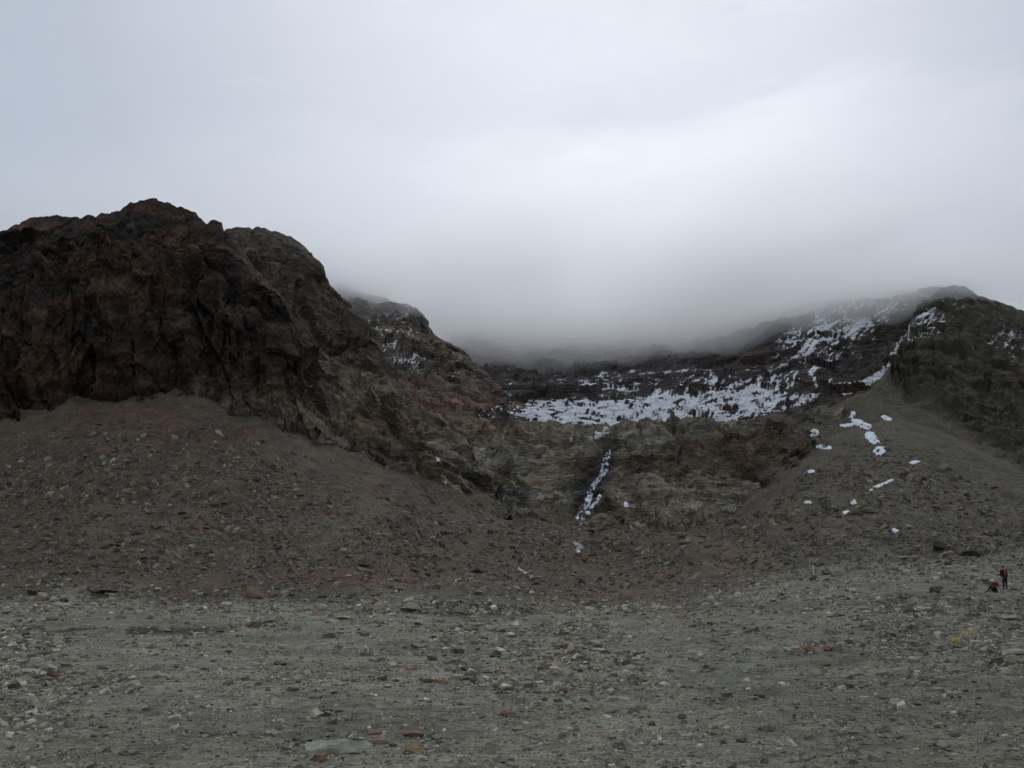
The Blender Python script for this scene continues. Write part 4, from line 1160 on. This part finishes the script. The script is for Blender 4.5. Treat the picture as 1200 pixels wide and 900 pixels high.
def ellip(name, c, r, mat, parent, sub=3, fn=None):
    bm = bmesh.new(); bmesh.ops.create_icosphere(bm, subdivisions=sub, radius=1)
    for v in bm.verts:
        q = Vector((v.co.x * r[0], v.co.y * r[1], v.co.z * r[2]))
        if fn: q = fn(q)
        v.co = q + Vector(c)
    me = bpy.data.meshes.new(name); bm.to_mesh(me); bm.free()
    for pl in me.polygons: pl.use_smooth = True
    me.materials.append(mat)
    o = bpy.data.objects.new(name, me); COL.objects.link(o); o.parent = parent
    return o
M_skin = plain_material("skin", (.45, .28, .21), .6, .06)
M_dark = plain_material("black_cloth", (.018, .017, .024), .9, .3)
M_plum = plain_material("dark_plum_cloth", (.028, .010, .014), .9, .3)
M_orng = plain_material("orange_cloth", (.22, .08, .035), .8, .2)
M_red = plain_material("red_cloth", (.17, .014, .022), .8, .3)
M_cap = plain_material("pale_cloth", (.34, .32, .30), .85, .15)
M_hair = plain_material("dark_hair", (.05, .028, .02), .9, .3)
M_boot = plain_material("boot_leather", (.03, .024, .02), .7, .3)
def hand_nodes(w, dirv, side):
    """palm and five fingers hanging from wrist w; returns nodes, edges relative to start index 0 = wrist"""
    w = Vector(w); d_ = Vector(dirv).normalized()
    s_ = Vector(side).normalized()
    n_ = d_.cross(s_).normalized()
    nodes, edges = [], []
    def add(v, r): nodes.append((v.x, v.y, v.z, r)); return len(nodes) - 1
    a = add(w + d_ * .045, (.034, .016))
    for k, (off, ln_) in enumerate(((-.03, .062), (-.01, .074), (.01, .07), (.028, .055))):
        b = add(w + d_ * .085 + s_ * off, .0095); edges.append((a, b))
        c_ = add(w + d_ * (.085 + ln_ * .55) + s_ * off + n_ * .008, .0085); edges.append((b, c_))
        e_ = add(w + d_ * (.085 + ln_ * .95) + s_ * off + n_ * .026, .007); edges.append((c_, e_))
    t1 = add(w + d_ * .05 - s_ * .048 + n_ * .008, .011); edges.append((a, t1))
    t2 = add(w + d_ * .088 - s_ * .062 + n_ * .02, .009); edges.append((t1, t2))
    return nodes, edges
def person(loc, rz, lab, J, mats, cap=None, scale=1.0):
    root = bpy.data.objects.new("person", None); COL.objects.link(root)
    root.location = loc; root.rotation_euler = (0, 0, rz); root.scale = (scale,) * 3
    root["label"] = lab; root["category"] = "person"
    j = {k: Vector(v) for k, v in J.items()}
    pel, chest, neck, head = j['pelvis'], j['chest'], j['neck'], j['head']
    # one continuous body: trunk, neck, head, arms, hands, legs, feet
    nodes, edges = [], []
    def add(v, r): nodes.append((v[0], v[1], v[2], r)); return len(nodes) - 1
    ip = add(pel, (.15, .12)); iw = add(pel.lerp(chest, .45), (.135, .105)); ic = add(chest, (.165, .12)); iN = add(neck, (.06, .06))
    edges += [(ip, iw), (iw, ic), (ic, iN)]
    hd = (head - neck).normalized()
    i1_ = add(neck + hd * .06, (.058, .062)); i2_ = add(head - hd * .03, (.072, .085)); i3_ = add(head + hd * .06, (.078, .092)); i4_ = add(head + hd * .115, (.05, .06))
    edges += [(iN, i1_), (i1_, i2_), (i2_, i3_), (i3_, i4_)]
    for sd in ('l', 'r'):
        sh, el, wr, hp, kn, an, to = (j[q + sd] for q in ('sh', 'el', 'wr', 'hp', 'kn', 'an', 'to'))
        a = add(sh, .062); b = add(el, .045); c_ = add(wr, .027); edges += [(ic, a), (a, b), (b, c_)]
        dv = (wr - el); side = dv.cross(Vector((0, 1, 0)) if abs(dv.normalized().y) < .8 else Vector((0, 0, 1)))
        hn, he = hand_nodes(wr, dv, side * (1 if sd == 'l' else -1))
        o_ = len(nodes); nodes += hn; edges += [(c_, o_)] + [(x + o_, y + o_) for x, y in he]
        a = add(hp, .09); k1 = add(hp.lerp(kn, .5), .08); b = add(kn, .06); k2 = add(kn.lerp(an, .4), .056); c_ = add(an, .04); e_ = add(to, (.04, .03))
        edges += [(ip, a), (a, k1), (k1, b), (b, k2), (k2, c_), (c_, e_)]
    skin_mesh("body", nodes, edges, M_skin, root)
    # clothing grown over the same joints
    jn, je = [], []
    def addj(v, r): jn.append((v[0], v[1], v[2], r)); return len(jn) - 1
    a0 = addj(pel + (chest - pel) * -.12, (.18, .145)); a1 = addj(pel.lerp(chest, .5), (.168, .135)); a2 = addj(chest, (.195, .145)); a3 = addj(neck - hd * .01, (.085, .085))
    je += [(a0, a1), (a1, a2), (a2, a3)]
    for sd in ('l', 'r'):
        b0 = addj(j['sh' + sd], .082); b1 = addj(j['el' + sd], .064); b2 = addj(j['el' + sd].lerp(j['wr' + sd], .9), .044)
        je += [(a2, b0), (b0, b1), (b1, b2)]
    skin_mesh("jacket", jn, je, mats['jacket'], root)
    tn, te = [], []
    tn.append((*pel, (.165, .135)))
    for sd in ('l', 'r'):
        o_ = len(tn)
        hp, kn, an = j['hp' + sd], j['kn' + sd], j['an' + sd]
        tn += [(*hp, .108), (*hp.lerp(kn, .5), .096), (*kn, .08), (*kn.lerp(an, .5), .072), (*kn.lerp(an, .9), .06)]
        te += [(0, o_), (o_, o_ + 1), (o_ + 1, o_ + 2), (o_ + 2, o_ + 3), (o_ + 3, o_ + 4)]
    skin_mesh("trousers", tn, te, mats['trousers'], root)
    for sd in ('l', 'r'):
        an, to = j['an' + sd], j['to' + sd]
        back = an + (an - to) * .25
        skin_mesh("boot", [(*(an + (j['kn' + sd] - an) * .22), .056), (*an, .058), (*an.lerp(to, .6), (.055, .04)), (*(to + (to - an) * .15), (.048, .032))], [(0, 1), (1, 2), (2, 3)], M_boot, root, root=1)
    fwd = j['face'].normalized()
    side = fwd.cross(hd).normalized()
    hc = head + hd * .03
    for s_ in (-1, 1):
        ellip("ear", hc + side * s_ * .082, (.012, .02, .03), M_skin, root, 1)
        ellip("eye", hc + fwd * .088 + side * s_ * .032 + hd * .005, (.011, .011, .009), M_dark, root, 1)
    ellip("nose", hc + fwd * .104 - hd * .02, (.013, .02, .022), M_skin, root, 1)
    ellip("mouth", hc + fwd * .092 - hd * .058, (.024, .01, .006), M_plum, root, 1)
    ellip("cap" if cap else "hair", hc - fwd * .018 + hd * .055, (.096, .105, .072), cap or M_hair, root, 2)
    return root
def place(px, py):
    p, nn, dd = look(px, py); return p, dd
p1, dd1 = place(1178, 692)
J1 = dict(pelvis=(0, 0, .98), chest=(0, .0, 1.30), neck=(0, -.01, 1.50), head=(0, -.03, 1.62), face=(-.15, -1, -.1),
          shl=(.19, 0, 1.42), ell=(.25, .03, 1.14), wrl=(.21, -.12, .92), shr=(-.19, 0, 1.42), elr=(-.26, .02, 1.15), wrr=(-.24, -.12, .92),
          hpl=(.09, 0, .93), knl=(.12, -.03, .52), anl=(.13, .03, .09), tol=(.16, -.14, .03), hpr=(-.09, 0, .93), knr=(-.10, -.05, .52), anr=(-.12, .02, .09), tor=(-.15, -.15, .03))
s1_ = 27.5 * dd1 / F / 1.76
r1_ = person(tuple(p1), .1, "person standing in dark clothes with an orange patch on the chest", J1, dict(jacket=M_plum, trousers=M_dark), scale=s1_)
def vest(q):
    return Vector((q.x, q.y, q.z))
ellip("chest_panel", (.01, -.115, 1.26), (.085, .06, .19), M_orng, r1_, 3, lambda q: Vector((math.copysign(abs(q.x / .085) ** .6 * .085, q.x), q.y, math.copysign(abs(q.z / .19) ** .6 * .19, q.z))))
p2, dd2 = place(1165, 694)
J2 = dict(pelvis=(.05, 0, .22), chest=(.10, 0, .55), neck=(.17, -.02, .74), head=(.21, -.05, .85), face=(.2, -1, -.2),
          shl=(.27, -.02, .66), ell=(.25, -.22, .45), wrl=(.02, -.32, .40), shr=(-.07, 0, .66), elr=(-.22, -.15, .47), wrr=(-.22, -.33, .42),
          hpl=(.14, -.06, .18), knl=(-.12, -.35, .48), anl=(-.42, -.42, .12), tol=(-.60, -.46, .05), hpr=(-.04, -.02, .18), knr=(-.30, -.16, .44), anr=(-.56, -.22, .10), tor=(-.76, -.26, .04))
person(tuple(p2), 0, "person crouching on the ground in a red jacket and pale cap", J2, dict(jacket=M_red, trousers=M_plum), cap=M_cap, scale=s1_)

# ------------------------------------------------------------------ cloud hanging on the peaks
def cloud_mesh(name, x0, x1, y0, y1, nx, ny, base, top):
    xs = np.linspace(x0, x1, nx); ys = np.linspace(y0, y1, ny)
    XX, YY = np.meshgrid(xs, ys)
    b = base(XX, YY); t = top(XX, YY)
    t = np.maximum(t, b + .5)
    vb = np.stack([XX, YY, b], -1).reshape(-1, 3); vt = np.stack([XX, YY, t], -1).reshape(-1, 3)
    idx = np.arange(nx * ny).reshape(ny, nx); o_ = nx * ny
    fb = np.stack([idx[:-1, :-1], idx[1:, :-1], idx[1:, 1:], idx[:-1, 1:]], -1).reshape(-1, 4)
    ft = fb[:, ::-1] + o_
    ring = np.concatenate([idx[0, :], idx[1:, -1], idx[-1, -2::-1], idx[-2:0:-1, 0]])
    r2_ = np.roll(ring, -1)
    fs_ = np.stack([ring, r2_, r2_ + o_, ring + o_], -1)
    return make_mesh(name, np.concatenate([vb, vt]), np.concatenate([fb, ft, fs_]), smooth=True)
def vol_mat(name, dens, col=(.990, .995, 1.0), g=.87):
    m = bpy.data.materials.new(name); m.use_nodes = True
    nt = m.node_tree; nt.nodes.clear()
    o = N(nt, 'ShaderNodeOutputMaterial'); v = N(nt, 'ShaderNodeVolumePrincipled')
    v.inputs['Color'].default_value = (*col, 1); v.inputs['Density'].default_value = dens; v.inputs['Anisotropy'].default_value = g
    nt.links.new(v.outputs[0], o.inputs['Volume'])
    return m
ctop = lambda XX, YY: 151 + 12 * fbm(np.stack([XX / 90, YY / 90, 0 * XX], -1), 4, 77)
def cbase(dz, amp, seed):
    def fn(XX, YY):
        q = np.stack([XX / 60, YY / 60, 0 * XX + seed], -1)
        z = 112 + dz + amp * fbm(q, 5, seed, .6)
        z = z + 4 * sstep(20, 90, XX) + 9 * sstep(130, 168, XX) * (1 - sstep(440, 520, YY)) - 4 * sstep(-200, 0, -XX)
        rt_ = sstep(30, 110, XX)
        edge = 1 - sstep(300 - 50 * rt_, 450 - 70 * rt_, YY + 40 * fbm(q * .5, 3, seed + 3))
        t = ctop(XX, YY) - .6
        z = np.minimum(z, t)
        return z * (1 - edge) + t * edge
    return fn
cm = cloud_mesh("hanging_cloud", -900, 900, 230, 1100, 300, 150, cbase(-11, 28, 811), ctop)  # thin lower part of the cloud, even density
link("hanging_cloud", cm, vol_mat("cloud_thin", .018), kind='stuff')
cm = cloud_mesh("hanging_cloud", -880, 880, 232, 1090, 300, 150, cbase(10, 26, 821), lambda a, b: ctop(a, b) - .3)
link("hanging_cloud", cm, vol_mat("cloud_thick", .042), kind='stuff')
